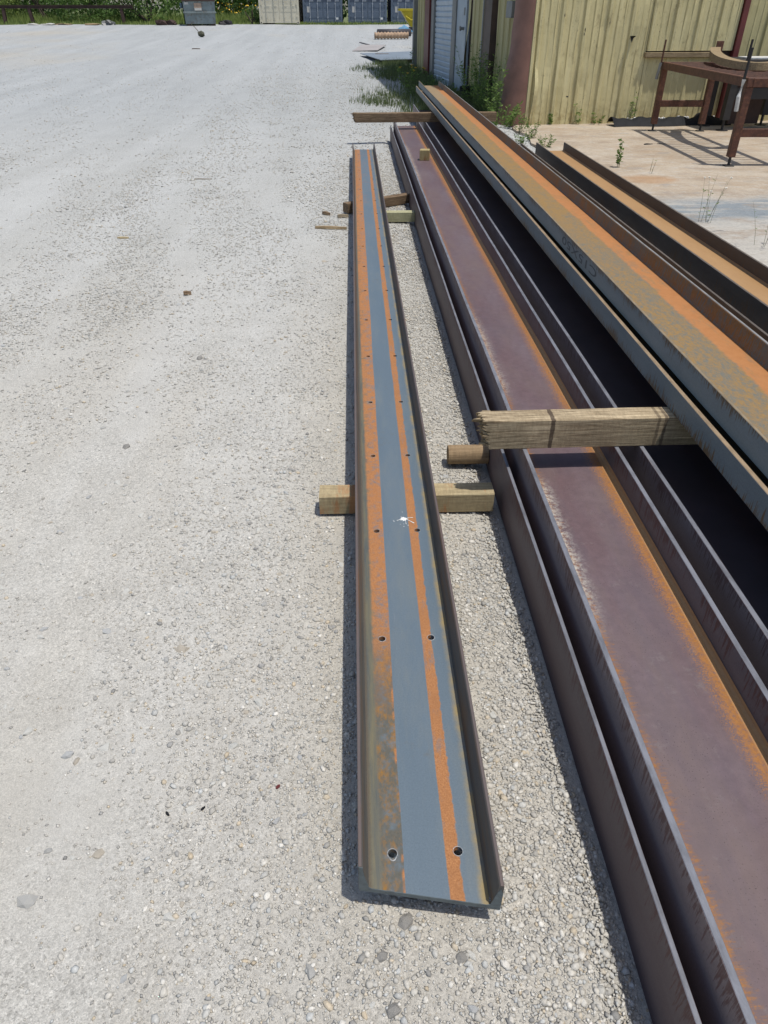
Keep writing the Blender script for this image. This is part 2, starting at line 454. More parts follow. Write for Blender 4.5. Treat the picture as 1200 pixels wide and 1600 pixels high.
def mat_R_web(wd):
    t = NT('raised_channel_web')
    x, y, z = t.xyz()
    rag = t.math('MULTIPLY', t.math('SUBTRACT', t.noise(40, 5, 0.75), 0.5), 0.03)
    rag2 = t.math('MULTIPLY', t.math('SUBTRACT', t.noise(2.5, 4, 0.6), 0.5), 0.06)
    xr = t.math('ADD', x, t.math('ADD', rag, rag2))
    grey = t.mix(t.noise(120, 5, 0.7), (0.085, 0.105, 0.105), (0.165, 0.175, 0.155))
    yel = t.mix(t.noise(60, 5, 0.7), (0.19, 0.112, 0.032), (0.37, 0.215, 0.065))
    mot = t.ramp(t.noise(46, 6, 0.75, vec=t.map((1, 0.45, 1), rot=(0, 0, R(18)))), [(0.40, 0), (0.54, 1)])
    fleck = t.ramp(t.noise(130, 5, 0.8, vec=t.map((1, 0.35, 1), rot=(0, 0, R(22)))), [(0.42, 0), (0.56, 1)])
    mot = t.math('ADD', t.math('MULTIPLY', mot, 0.55), t.math('MULTIPLY', fleck, 0.45))
    mot = t.math('MULTIPLY', mot, t.ramp(t.noise(3.2, 4, 0.6, vec=t.map((1, 0.3, 1))), [(0.30, 0.55), (0.5, 1)]))
    mot = t.math('MAXIMUM', mot, t.math('MULTIPLY', t.step(y, 2.8, 5.5), t.ramp(t.noise(20, 6, 0.75, vec=t.map((1, 0.4, 1))), [(0.34, 0.25), (0.55, 0.9)])))
    c = t.mix(mot, grey, yel)
    c = t.mix(t.math('MULTIPLY', t.step(xr, 0.085, 0.045), 0.75), c, grey)
    orange = t.mix(t.noise(30, 5, 0.65), (0.33, 0.135, 0.042), (0.45, 0.205, 0.078))
    om = t.math('MULTIPLY', t.step(xr, wd - 0.132, wd - 0.114), t.ramp(t.noise(18, 5, 0.75, vec=t.map((1, 0.3, 1))), [(0.32, 0.3), (0.50, 1)]))
    c = t.mix(om, c, orange)
    c = t.mix(t.step(y, 11.5, 13.5), c, t.mix(mot, (0.17, 0.17, 0.15), (0.30, 0.2, 0.1)))
    c = t.mix(t.math('MULTIPLY', t.step(y, 8, 14), t.step(xr, wd - 0.13, wd - 0.10)), c, orange)
    t.bump(t.noise(180, 4), 0.25, 0.0015)
    return t.done(c, 0.75, 0, 0.3)

def mat_wood(name, c1, c2, axis='X', weather=0.4, stain=None, grain=15, marks=()):
    t = NT(name)
    s = {'X': (0.045, 1, 1), 'Y': (1, 0.045, 1), 'Z': (1, 1, 0.045)}[axis]
    warp = t.noise(7, 3, 0.5, vec=t.map(tuple(1.0 if k == 1 else 0.35 for k in s)))
    g = t.noise(grain * 9, 7, 0.75, vec=t.map(s), dist=0.4)
    g2 = t.noise(grain * 2.2, 5, 0.65, vec=t.map(tuple(k if k == 1 else 0.09 for k in s)), dist=1.5)
    saw = t.noise(grain * 7, 3, 0.7, vec=t.map((1, 0.25, 0.25), rot=(0, R(18), R(28))))
    c = t.mix(t.ramp(g, [(0.36, 0), (0.62, 1)]), c1, c2)
    c = t.mix(t.ramp(g2, [(0.46, 0), (0.66, weather)]), c, tuple(k * 0.48 for k in c1))
    c = t.mix(0.45, c, t.ramp(saw, [(0.35, 0.68), (0.65, 1.22)]), 'MULTIPLY')
    c = t.mix(t.ramp(warp, [(0.5, 0), (0.72, 0.45)]), c, tuple((a + b) * 0.33 for a, b in zip(c1, c2)))
    if stain:
        c = t.mix(t.ramp(t.noise(11, 5, 0.7, vec=t.map((1, 0.25, 0.25))), [(0.53, 0), (0.62, 0.8)]), c, stain)
    x = t.xyz()[0]
    for (a, b, k) in marks:
        xm = t.math('ADD', x, t.math('MULTIPLY', t.math('SUBTRACT', t.noise(40, 4), 0.5), 0.012))
        c = t.mix(t.math('MULTIPLY', t.band(xm, a - 0.004, a, b, b + 0.004), k), c, (0.035, 0.022, 0.020))
    crack = t.ramp(t.noise(grain * 3.2, 3, 0.8, vec=t.map(tuple(k * (0.5 if k < 1 else 1) for k in s))), [(0.30, 1), (0.345, 0)])
    c = t.mix(t.math('MULTIPLY', crack, 0.8), c, (0.025, 0.018, 0.013))
    t.bump(t.math('SUBTRACT', t.math('ADD', g, t.math('MULTIPLY', saw, 0.6)), crack), 0.6, 0.003)
    return t.done(c, 0.92, 0, 0.12)

def mat_concrete():
    t = NT('stained_concrete')
    x, y, z = t.xyz()
    s1 = t.noise(1.1, 6, 0.7, vec=t.map((0.7, 1.2, 1)))
    s2 = t.noise(3.2, 7, 0.75, vec=t.map((0.65, 1.3, 1)), dist=0.5)
    c = t.mix(t.ramp(s1, [(0.35, 0), (0.65, 1)]), (0.36, 0.285, 0.205), (0.46, 0.395, 0.31))
    c = t.mix(t.ramp(s2, [(0.5, 0), (0.68, 0.65)]), c, (0.36, 0.255, 0.165))
    c = t.mix(t.ramp(t.noise(6, 6, 0.75), [(0.52, 0), (0.66, 0.6)]), c, (0.47, 0.44, 0.39))
    # spilled grey blue paint and bare grey concrete nearer the yard
    near = t.step(t.math('ADD', y, t.math('MULTIPLY', t.noise(0.9, 4), 1.6)), 9.6, 8.4)
    c = t.mix(t.math('MULTIPLY', near, 0.85), c, t.mix(t.noise(6, 6, 0.7, vec=t.map((0.4, 1.5, 1))), (0.34, 0.325, 0.295), (0.50, 0.475, 0.42)))
    blue = t.math('MULTIPLY', t.band(t.math('ADD', y, t.math('MULTIPLY', t.noise(1.3, 4), 1.2)), 7.4, 7.9, 8.3, 8.9), t.ramp(t.noise(3.0, 6, 0.75, vec=t.map((0.4, 1.6, 1))), [(0.36, 0), (0.52, 1)]))
    c = t.mix(t.math('MULTIPLY', blue, 0.8), c, (0.17, 0.205, 0.23))
    blk = t.math('MULTIPLY', t.band(y, 5.6, 6.4, 7.2, 7.8), t.ramp(t.noise(7, 5, 0.75, vec=t.map((0.5, 1.5, 1))), [(0.60, 0), (0.66, 1)]))
    c = t.mix(t.math('MULTIPLY', blk, 0.85), c, (0.07, 0.07, 0.09))
    c = t.mix(t.ramp(t.noise(1.7, 7, 0.78, vec=t.map((0.8, 1.3, 1))), [(0.50, 0), (0.64, 0.75)]), c, (0.29, 0.225, 0.165))
    c = t.mix(t.ramp(t.noise(2.6, 6, 0.75, vec=t.map((0.9, 1.2, 1), loc=(7, 3, 0))), [(0.56, 0), (0.68, 0.6)]), c, (0.25, 0.245, 0.235))
    # rust blot
    dx = t.math('SUBTRACT', x, 3.55); dy = t.math('SUBTRACT', y, 9.15)
    d = t.math('ADD', t.math('MULTIPLY', t.math('MULTIPLY', dx, dx), 5.0), t.math('MULTIPLY', t.math('MULTIPLY', dy, dy), 9.0))
    c = t.mix(t.math('MULTIPLY', t.step(t.math('ADD', d, t.noise(4, 4)), 1.5, 0.6), 0.55), c, (0.36, 0.19, 0.075))
    c = t.mix(t.ramp(t.noise(120, 3), [(0.68, 0), (0.74, 0.8)]), c, (0.6, 0.57, 0.5))
    c = t.mix(0.8, c, t.ramp(t.noise(35, 7, 0.8), [(0.28, 0.72), (0.72, 1.22)]), 'MULTIPLY')
    t.bump(t.math('ADD', t.noise(60, 5, 0.7), s2), 0.35, 0.006)
    return t.done(c, 0.92, 0, 0.2)

def mat_wall(name, c1, c2, dark=(0.12, 0.10, 0.06), amt=1.0):
    t = NT(name)
    x, y, z = t.xyz()
    st = t.noise(11, 6, 0.7, vec=t.map((1, 1, 0.10)))
    c = t.mix(t.ramp(st, [(0.3, 0), (0.7, 1)]), c1, c2)
    chips = t.math('MULTIPLY', t.ramp(t.noise(26, 6, 0.75, vec=t.map((1, 1, 0.45))), [(0.615, 0), (0.65, 1)]), t.ramp(t.noise(1.8, 3), [(0.42, 0), (0.6, 1)]))
    c = t.mix(t.math('MULTIPLY', chips, 0.8 * amt), c, dark)
    grime = t.math('MULTIPLY', t.step(z, 0.5, 0.0), t.ramp(t.noise(9, 5, 0.7), [(0.4, 0), (0.65, 0.8)]))
    c = t.mix(t.math('MULTIPLY', grime, amt), c, (0.30, 0.22, 0.09))
    smear = t.ramp(t.noise(3.5, 5, 0.7, vec=t.map((1, 1, 0.25))), [(0.52, 0), (0.7, 0.5)])
    c = t.mix(t.math('MULTIPLY', smear, amt), c, tuple(k * 0.62 for k in c1))
    scuff = t.math('MULTIPLY', t.ramp(t.noise(7, 7, 0.8, vec=t.map((1, 1, 0.5))), [(0.56, 0), (0.64, 0.7)]), t.step(z, 0.2, 1.2))
    c = t.mix(t.math('MULTIPLY', scuff, amt), c, (0.34, 0.28, 0.15))
    t.bump(t.noise(4.5, 4), 0.25, 0.03)
    return t.done(c, 0.6, 0, 0.3)

def mat_leaf(name, c1, c2, trans=0.35):
    t = NT(name)
    a = t.n('ShaderNodeVertexColor', layer_name='tone')
    sp = t.n('ShaderNodeSeparateColor'); t.put(sp.inputs[0], a.outputs[0])
    c = t.mix(sp.outputs[0], c1, c2)
    t.done(c, 0.6, 0, 0.3)
    tr = t.n('ShaderNodeBsdfTranslucent'); t.put(tr.inputs[0], c)
    ms = t.n('ShaderNodeMixShader'); ms.inputs[0].default_value = trans
    out = [n for n in t.t.nodes if n.type == 'OUTPUT_MATERIAL'][0]
    t.t.links.new(t.b.outputs[0], ms.inputs[1]); t.t.links.new(tr.outputs[0], ms.inputs[2])
    t.t.links.new(ms.outputs[0], out.inputs[0])
    return t.m

G = {}
G['gravel'] = mat_gravel()
G['stone'] = mat_stone()
G['concrete'] = mat_concrete()
G['L_web'] = mat_L_web(); G['L_fl'] = mat_L_flange()
WD = 0.377
G['B_web'] = mat_W_web('purple_web', WD)
G['C_web'] = m_paint('shade_darkened_web', (0.046, 0.036, 0.042), 0.6, 0.3, 4)  # shade under the raised channels is put into this near-black web colour
G['F_web'] = mat_W_web('tan_rust_web', WD, tanrust=True)
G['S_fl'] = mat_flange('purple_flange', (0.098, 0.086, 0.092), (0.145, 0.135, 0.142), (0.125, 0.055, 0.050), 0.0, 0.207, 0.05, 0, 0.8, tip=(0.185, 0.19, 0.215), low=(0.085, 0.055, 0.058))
G['B_fl'] = mat_flange('brown_lightened_flange', (0.195, 0.145, 0.142), (0.25, 0.20, 0.196), (0.15, 0.065, 0.055), 0.0, 0.207, 0.05, 0, 0.75, tip=(0.185, 0.19, 0.215))  # brown scale, lightened in colour to brighten the groove beside it
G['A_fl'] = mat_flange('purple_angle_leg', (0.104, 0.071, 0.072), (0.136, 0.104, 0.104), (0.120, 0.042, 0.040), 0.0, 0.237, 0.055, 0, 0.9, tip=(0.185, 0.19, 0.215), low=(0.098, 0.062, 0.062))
G['F_fl'] = mat_flange('dark_rust_flange', (0.045, 0.040, 0.040), (0.080, 0.070, 0.064), (0.13, 0.062, 0.025), 0.0, 0.207, 0.0, 0.13, 0.8, tip=(0.13, 0.105, 0.085))
RW = 0.386
G['R_web'] = mat_R_web(RW)
G['R_fl'] = mat_flange('blue_grey_flange', (0.125, 0.158, 0.175), (0.175, 0.205, 0.220), (0.135, 0.085, 0.040), 0.0, 0.094, 0.026, 0.0, 0.9, tip=(0.26, 0.20, 0.125))
G['R_flb'] = mat_flange('blue_grey_lower_flange', (0.115, 0.145, 0.160), (0.165, 0.190, 0.200), (0.165, 0.098, 0.040), 0.0, 0.094, 0.0, 0.034, 0.95, tip=(0.33, 0.24, 0.15))
G['R_flr'] = mat_flange('rusty_inner_flange', (0.105, 0.105, 0.095), (0.15, 0.14, 0.115), (0.30, 0.14, 0.04), -0.1, 0.094, 0.16, 0.0, 0.95, tip=(0.26, 0.25, 0.24))
G['lumber'] = mat_wood('fresh_lumber', (0.33, 0.255, 0.145), (0.47, 0.385, 0.235), 'X', 0.35, stain=(0.36, 0.17, 0.075))
G['green_lumber'] = mat_wood('treated_lumber', (0.34, 0.33, 0.19), (0.44, 0.42, 0.27), 'X', 0.25)
G['grey_lumber'] = mat_wood('weathered_lumber', (0.16, 0.125, 0.085), (0.40, 0.34, 0.245), 'X', 0.75)
G['cross_timber'] = mat_wood('splintered_timber', (0.22, 0.16, 0.095), (0.54, 0.435, 0.285), 'X', 0.55, marks=((0.279, 0.291, 0.75), (0.690, 0.698, 0.5), (0.718, 0.726, 0.6)))
G['brown_lumber'] = mat_wood('old_brown_lumber', (0.11, 0.07, 0.045), (0.30, 0.215, 0.135), 'X', 0.7)
G['log'] = mat_wood('peeled_log', (0.22, 0.15, 0.085), (0.40, 0.29, 0.175), 'X', 0.55, grain=11)
G['block'] = mat_wood('cut_block', (0.30, 0.24, 0.11), (0.44, 0.36, 0.19), 'Z', 0.3, stain=(0.24, 0.10, 0.04))
G['yellow_wall'] = mat_wall('yellow_sheet_metal', (0.55, 0.475, 0.245), (0.64, 0.57, 0.325))
G['shaded_yellow_wall'] = mat_wall('shaded_yellow_sheet_metal', (0.42, 0.37, 0.185), (0.50, 0.45, 0.245), amt=0.6)  # same yellow paint, greener and darker: shade put into the colour
G['red_trim'] = m_paint('red_brown_trim', (0.25, 0.13, 0.098), 0.5, 0.3, 2.5)
G['dark_trim'] = m_paint('dark_brown_trim', (0.085, 0.055, 0.045), 0.5, 0.3, 4)
G['maroon'] = m_paint('maroon_trim', (0.13, 0.028, 0.026), 0.45, 0.3, 4)
G['roller'] = m_paint('pale_blue_slats', (0.46, 0.52, 0.57), 0.5, 0.12, 3)
G['door'] = m_paint('pale_grey_door', (0.38, 0.44, 0.49), 0.45, 0.2, 3)
G['grey_metal'] = m_paint('grey_metal', (0.22, 0.22, 0.21), 0.5, 0.2, 5)
G['rust_table'] = m_paint('red_brown_table_steel', (0.105, 0.042, 0.026), 0.6, 0.5, 14, dirt=(0.17, 0.07, 0.035))
G['black_steel'] = m_paint('black_steel', (0.03, 0.028, 0.028), 0.6, 0.3, 8)
G['black_plastic'] = m_paint('black_plastic', (0.012, 0.013, 0.016), 0.7, 0.3, 6, spec=0.2)
G['white_foam'] = m_paint('white_foam', (0.60, 0.59, 0.56), 0.9, 0.3, 12)
G['cardboard'] = mat_wood('sawn_plank', (0.22, 0.155, 0.09), (0.40, 0.31, 0.19), 'X', 0.5)
G['white'] = m_paint('white_dropping', (0.78, 0.78, 0.75), 0.7, 0.1, 60)
G['mark'] = m_paint('faded_black_paint', (0.082, 0.092, 0.097), 0.8, 0.3, 60)
G['bright'] = m_paint('fresh_cut_steel', (0.36, 0.37, 0.38), 0.45, 0.5, 160)
G['cut_face'] = m_paint('sawn_steel_face', (0.115, 0.145, 0.155), 0.5, 0.35, 60)
G['cream'] = m_paint('cream_container_paint', (0.62, 0.57, 0.44), 0.5, 0.10, 1.5, dirt=(0.50, 0.45, 0.34))
G['navy'] = m_paint('grey_blue_container_paint', (0.105, 0.135, 0.18), 0.5, 0.12, 1.5)
G['navy_dark'] = m_paint('dark_blue_band', (0.05, 0.066, 0.10), 0.5, 0.1, 2)
G['rodgrey'] = m_paint('galvanised_rod', (0.36, 0.39, 0.43), 0.4, 0.1, 4)
G['cream_rod'] = m_paint('cream_rod', (0.52, 0.50, 0.42), 0.5, 0.1, 4)
G['dumpster'] = m_paint('grey_green_dumpster_paint', (0.21, 0.25, 0.25), 0.6, 0.3, 2.2, dirt=(0.15, 0.13, 0.11))
G['dumpster_blue'] = m_paint('blue_dumpster_side', (0.075, 0.12, 0.15), 0.6, 0.3, 2.2)
G['label_or'] = m_paint('faded_orange_label', (0.42, 0.30, 0.22), 0.6, 0.25, 12)
G['label_wh'] = m_paint('pale_label', (0.52, 0.50, 0.46), 0.6, 0.2, 12)
G['rust_beam'] = m_paint('dark_rusty_steel', (0.062, 0.035, 0.028), 0.7, 0.4, 3)
G['safety_yellow'] = m_paint('yellow_bin_paint', (0.48, 0.38, 0.022), 0.5, 0.2, 3)
G['blue_tarp'] = m_paint('blue_tarp', (0.09, 0.25, 0.40), 0.5, 0.2, 5)
G['rust_pipe'] = m_paint('tan_rust_pipe', (0.40, 0.275, 0.18), 0.8, 0.3, 5)
G['dark_pipe'] = m_paint('dark_pipe', (0.06, 0.055, 0.058), 0.6, 0.2, 5)
G['plate'] = m_paint('grey_steel_plate', (0.20, 0.235, 0.27), 0.5, 0.15, 1.5)
G['plate_rust'] = m_paint('pale_plate', (0.36, 0.33, 0.31), 0.6, 0.15, 1.5)
G['leaf_dark'] = mat_leaf('dark_green_leaf', (0.065, 0.125, 0.03), (0.20, 0.31, 0.085))
G['leaf_mid'] = mat_leaf('mid_green_leaf', (0.05, 0.11, 0.025), (0.16, 0.26, 0.07))
G['leaf_light'] = mat_leaf('light_green_leaf', (0.15, 0.22, 0.05), (0.35, 0.41, 0.13))
G['leaf_weed'] = mat_leaf('weed_leaf', (0.085, 0.16, 0.035), (0.25, 0.36, 0.095), 0.45)
G['stem'] = m_paint('green_stem', (0.10, 0.13, 0.05), 0.7, 0.2, 20)
G['bark'] = m_paint('grey_bark', (0.11, 0.085, 0.062), 0.9, 0.4, 12)
G['petal'] = m_paint('yellow_petal', (0.80, 0.50, 0.03), 0.6, 0.15, 40)
G['petal_w'] = m_paint('white_petal', (0.75, 0.74, 0.66), 0.6, 0.1, 40)
G['field'] = m_paint('meadow_soil', (0.13, 0.155, 0.055), 0.95, 0.35, 0.6, dirt=(0.20, 0.19, 0.09))
G['rock'] = m_paint('mossy_rock', (0.075, 0.075, 0.05), 0.9, 0.4, 14)

# ------------------------------------------------------------------ ground
def axis_pts(a, b, near, grow, mid=0.0):
    pts = [mid]; d = near
    while pts[-1] < b: pts.append(pts[-1] + d); d *= grow
    neg = []; p = mid; d = near
    while p > a: p -= d; d *= grow; neg.append(p)
    return np.array(neg[::-1] + pts)

xs = axis_pts(-90, 90, 0.06, 1.035)
ys = np.concatenate([np.arange(-8, 0.3, 0.5), axis_pts(0.3, 54.0, 0.06, 1.018, 0.3)[0:]])
ys = np.unique(np.round(ys, 4)); ys = ys[ys < 54.2]
X, Y = np.meshgrid(xs, ys)
def und(X, Y):
    n = (np.sin(X * 2.1 + 0.6 * np.sin(Y * 1.3)) * np.sin(Y * 1.7 + 0.8 * np.sin(X * 0.9)) * 0.006
         + np.sin(X * 7.3 + Y * 2.2) * np.sin(Y * 6.1 - X * 3.1) * 0.0028
         + np.sin(X * 0.55 - Y * 0.2) * np.sin(Y * 0.31) * 0.012)
    near = np.clip((Y - 12) / 20, 0, 1)
    mound = 0.028 * np.exp(-(((X - 0.13) / 0.42) ** 2 + ((Y - 0.72) / 0.40) ** 2))
    trough = 0.045 * np.exp(-((X - 0.61) / 0.07) ** 2) * (Y < 14)
    return n * (1 + 0.8 * near) - 0.006 + mound - trough
Zg = terr(Y) + und(X, Y)
# keep the slab's footprint low so it never pokes through
ins = (X > 2.7) & (Y < 15.2) & (Y > 0.6)
Zg = np.where(ins, np.minimum(Zg, -0.02), Zg)
V = np.stack([X.ravel(), Y.ravel(), Zg.ravel()], 1)
nx, ny = len(xs), len(ys)
i = np.arange(nx - 1)[None, :] + np.arange(ny - 1)[:, None] * nx
Fq = np.stack([i, i + 1, i + 1 + nx, i + nx], -1).reshape(-1, 4)
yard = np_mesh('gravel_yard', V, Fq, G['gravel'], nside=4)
yard.data.shade_smooth()
tag(yard, 'pale crushed limestone yard with dusty wheel tracks', 'ground', kind='structure')

fm = MB()
fm.add([(-900, 53.0, 0.93), (900, 53.0, 0.93), (900, 1500, 3.0), (-900, 1500, 3.0)], [(0, 1, 2, 3)])
fm.add([(-900, -900, -0.35), (900, -900, -0.35), (900, 53.2, -0.35), (-900, 53.2, -0.35)], [(0, 1, 2, 3)])
field = fm.build('meadow_ground', G['field'])
tag(field, 'green meadow ground beyond the yard', 'ground', kind='structure')

sm = MB()
sx = [2.82 + 0.0 * k for k in range(1)]
left = [(2.80 + 0.05 * math.sin(k * 1.7) + 0.03 * random.uniform(-1, 1), 0.8 + k * 0.45) for k in range(30)]
left = [p for p in left if p[1] < 14.1] + [(2.93, 14.2)]
top = left + [(10.5, 14.9), (10.5, 0.8)]
n = len(top)
sm.add([(x, y, 0.02) for x, y in top] + [(x, y, -0.15) for x, y in top],
       [tuple(range(n))[::-1], tuple(n + k for k in range(n))] + [(k, (k + 1) % n, n + (k + 1) % n, n + k) for k in range(n)])
slab = sm.build('concrete_slab', G['concrete'])
tag(slab, 'rust stained tan concrete slab in front of the yellow wall', 'slab', kind='structure')

# ---- loose stones
ICO = None
def ico():
    p = (1 + 5 ** 0.5) / 2
    v = np.array([(-1, p, 0), (1, p, 0), (-1, -p, 0), (1, -p, 0), (0, -1, p), (0, 1, p), (0, -1, -p), (0, 1, -p), (p, 0, -1), (p, 0, 1), (-p, 0, -1), (-p, 0, 1)], float)
    v /= np.linalg.norm(v[0])
    f = np.array([(0, 11, 5), (0, 5, 1), (0, 1, 7), (0, 7, 10), (0, 10, 11), (1, 5, 9), (5, 11, 4), (11, 10, 2), (10, 7, 6), (7, 1, 8), (3, 9, 4), (3, 4, 2), (3, 2, 6), (3, 6, 8), (3, 8, 9), (4, 9, 5), (2, 4, 11), (6, 2, 10), (8, 6, 7), (9, 8, 1)])
    return v, f
IV, IF = ico()
OV = np.array([(1, 0, 0), (-1, 0, 0), (0, 1, 0), (0, -1, 0), (0, 0, 1), (0, 0, -1)], float)
OF = np.array([(0, 2, 4), (2, 1, 4), (1, 3, 4), (3, 0, 4), (2, 0, 5), (1, 2, 5), (3, 1, 5), (0, 3, 5)])

def stone_tones(n):
    k = rng.random(n)
    g = rng.uniform(0.34, 0.56, n)
    c = np.stack([g, g * 0.975, g * 0.93], 1)
    a = k < 0.16; c[a] = (rng.uniform(0.17, 0.28, a.sum())[:, None] * np.array([0.98, 1.0, 1.04]))
    a = (k > 0.16) & (k < 0.27); c[a] = rng.uniform(0.55, 0.72, a.sum())[:, None] * np.array([1, 0.99, 0.97])
    a = (k > 0.27) & (k < 0.34); c[a] = rng.uniform(0.38, 0.52, a.sum())[:, None] * np.array([1.0, 0.84, 0.62])
    a = (k > 0.34) & (k < 0.55); c[a] = rng.uniform(0.33, 0.5, a.sum())[:, None] * np.array([0.95, 1.0, 1.05])
    c = c * np.array([1.08, 1.05, 0.98])
    k = rng.uniform(0.15, 0.7, n)[:, None]
    return c * (1 - k) + np.array([0.50, 0.47, 0.41]) * k

def stones(P, size, base_v, base_f, zoff):
    n = len(P); nv = len(base_v)
    j = base_v[None] * (1 + rng.uniform(-0.28, 0.28, (n, nv, 1)))
    sc3 = np.stack([rng.uniform(0.75, 1.3, n), rng.uniform(0.6, 1.05, n), rng.uniform(0.4, 0.75, n)], 1)
    j = j * sc3[:, None, :] * size[:, None, None]
    a = rng.uniform(0, 2 * np.pi, n); ca, sa = np.cos(a), np.sin(a)
    tl = rng.uniform(-0.5, 0.5, n); ct, st = np.cos(tl), np.sin(tl)
    x, y, z = j[..., 0], j[..., 1], j[..., 2]
    y, z = y * ct[:, None] - z * st[:, None], y * st[:, None] + z * ct[:, None]
    x, y = x * ca[:, None] - y * sa[:, None], x * sa[:, None] + y * ca[:, None]
    zc = terr(P[:, 1]) + und(P[:, 0], P[:, 1]) + size * zoff
    V = np.stack([x + P[:, :1], y + P[:, 1:2], z + zc[:, None]], -1).reshape(-1, 3)
    F = (base_f[None] + (np.arange(n) * nv)[:, None, None]).reshape(-1, 3)
    Cc = np.repeat(stone_tones(n), nv, 0)
    return V, F, Cc

def patchy(P, th=0.0):
    """stones gather in drifts, wheel tracks are swept bare"""
    x, y = P[:, 0], P[:, 1]
    q = (np.sin(x * 2.3 + 1.1 * np.sin(y * 0.9) + 0.4) + 0.7 * np.sin(x * 5.1 + y * 1.9) + 0.6 * np.sin(y * 3.7 - x * 1.3) + 0.5 * np.sin(x * 9.7 - y * 7.1))
    wv = 0.12 * np.sin(y * 0.8) + 0.06 * np.sin(y * 2.9 + x * 4)
    track = sum(np.exp(-((x + a + 0.16 * y + wv) / b) ** 2) for a, b in ((0.62, 0.20), (1.35, 0.16), (2.3, 0.34), (3.9, 0.4), (-0.5, 0.16)))
    pr = 0.66 + 0.22 * q - 0.58 * np.clip(track, 0, 1)
    # more loose stone between and beside the beams
    pr += 0.45 * np.exp(-((x + 0.05) / 0.35) ** 2) + 0.5 * ((x > 0.25) & (x < 0.6))
    return rng.random(len(P)) < np.clip(pr, 0.05, 1)

def scatter(n, y0, y1, pw, s0, s1, sp):
    u = rng.random(n)
    y = y0 + (y1 - y0) * u ** pw
    half = 0.95 + 0.62 * y
    x = rng.uniform(-1, 1, n) * half + 0.04 * y
    x = np.where(x > 2.75, x - 5.5, x)
    P = np.stack([x, y], 1)
    fade = np.clip((y1 - P[:, 1]) / (0.4 * (y1 - y0)), 0, 1) * np.clip(0.15 + (P[:, 1] - y0) / (0.25 * (y1 - y0)), 0, 1)
    P = P[patchy(P) & (rng.random(n) < (fade if y0 > 1 else np.clip((y1 - P[:, 1]) / (0.3 * (y1 - y0)), 0, 1)))]
    s = s0 + (s1 - s0) * rng.random(len(P)) ** sp
    return P, s

Vs, Fs, Cs = [], [], []; off = 0
def strip(n, x0, x1, y0, y1, s0, s1, sp, pw=1.0, soft=0.0):
    y = y0 + (y1 - y0) * rng.random(n) ** pw
    x = rng.uniform(x0, x1, n) if soft == 0 else x0 + rng.normal(0, soft, n) * (1 + 0.12 * y)
    P = np.stack([x, y], 1)
    q = np.sin(P[:, 0] * 6.1 + 1.7 * np.sin(P[:, 1] * 2.3)) * np.sin(P[:, 1] * 4.1 + 2 * P[:, 0]) + 0.6 * np.sin(P[:, 0] * 15 - P[:, 1] * 9)
    P = P[rng.random(n) < (0.62 + 0.3 * q) * np.clip((11.0 - P[:, 1]) / 4.0, 0, 1)]; n = len(P)
    return P, s0 + (s1 - s0) * rng.random(n) ** sp
beds = []
for (cnt, y0, y1, pw, s0, s1, sp, bv, bf, zo) in (
        (135000, 0.25, 5.2, 0.9, 0.0020, 0.0058, 1.9, OV, OF, 0.28),
        (25000, 0.25, 4.6, 0.95, 0.0040, 0.0105, 2.8, IV, IF, 0.16),
        (130000, 2.8, 12.5, 0.95, 0.0036, 0.0112, 2.3, OV, OF, 0.28),
        (62000, 7.0, 30.0, 0.9, 0.006, 0.019, 2.3, OV, OF, 0.25),
        (5000, 22.0, 50.0, 0.8, 0.012, 0.035, 2.6, OV, OF, 0.1)):
    beds.append(scatter(cnt, y0, y1, pw, s0, s1, sp) + (bv, bf, zo))
# loose bed between and beside the steel
beds.append(strip(21000, 0.26, 0.60, 0.25, 6.0, 0.0025, 0.0068, 1.8, 1.25) + (OV, OF, 0.3))
beds.append(strip(5000, 0.26, 0.60, 0.25, 5.0, 0.005, 0.011, 2.2, 1.2) + (IV, IF, 0.2))
beds.append(strip(14000, 0.26, 0.60, 5.5, 14.0, 0.005, 0.012, 1.8) + (OV, OF, 0.3))
beds.append(strip(36000, -0.05, 0, 0.25, 9.0, 0.0022, 0.0060, 1.9, 1.2, 0.40) + (OV, OF, 0.18))
beds.append(strip(4200, 0.0, 0, 0.25, 6.0, 0.0045, 0.0115, 2.4, 1.2, 0.40) + (IV, IF, 0.12))
for (P, sz, bv, bf, zo) in beds:
    v, f, c = stones(P, sz, bv, bf, zo)
    Vs.append(v); Fs.append(f + off); Cs.append(c); off += len(v)
gr = np_mesh('gravel', np.concatenate(Vs), np.concatenate(Fs), G['stone'], colors=np.concatenate(Cs))
tag(gr, 'loose crushed stone scattered over the dusty yard', 'gravel', kind='stuff')

# larger stones, one object each, parts of the yard
smats = [mat_stone_obj('grey_stone', (0.33, 0.33, 0.32)), mat_stone_obj('pale_stone', (0.50, 0.495, 0.46)), mat_stone_obj('tan_stone', (0.39, 0.34, 0.27)), mat_stone_obj('dark_stone', (0.16, 0.155, 0.15)), mat_stone_obj('blue_grey_stone', (0.36, 0.37, 0.375))]
smesh = []
for k in range(10):
    vv = IV * (1 + rng.uniform(-0.34, 0.30, (12, 1))) * np.array([1.15, 0.85, 0.55])
    me = bpy.data.meshes.new('stone'); me.from_pydata(vv.tolist(), [], IF.tolist()); me.update()
    me.materials.append(smats[k % 5]); smesh.append(me)
spots = [(-.80, .84, .026, 0), (-.13, .66, .019, 0), (-.74, 1.26, .015, 1), (-.46, 1.06, .014, 1), (-.46, .79, .015, 1), (.08, .75, .019, 3), (.19, .67, .014, 3), (.02, .68, .014, 3), (.04, .58, .016, 3), (-1.12, 2.96, .022, 3), (-.32, 1.40, .017, 1), (-.60, 1.63, .022, 2), (-.95, 4.0, .024, 3)]
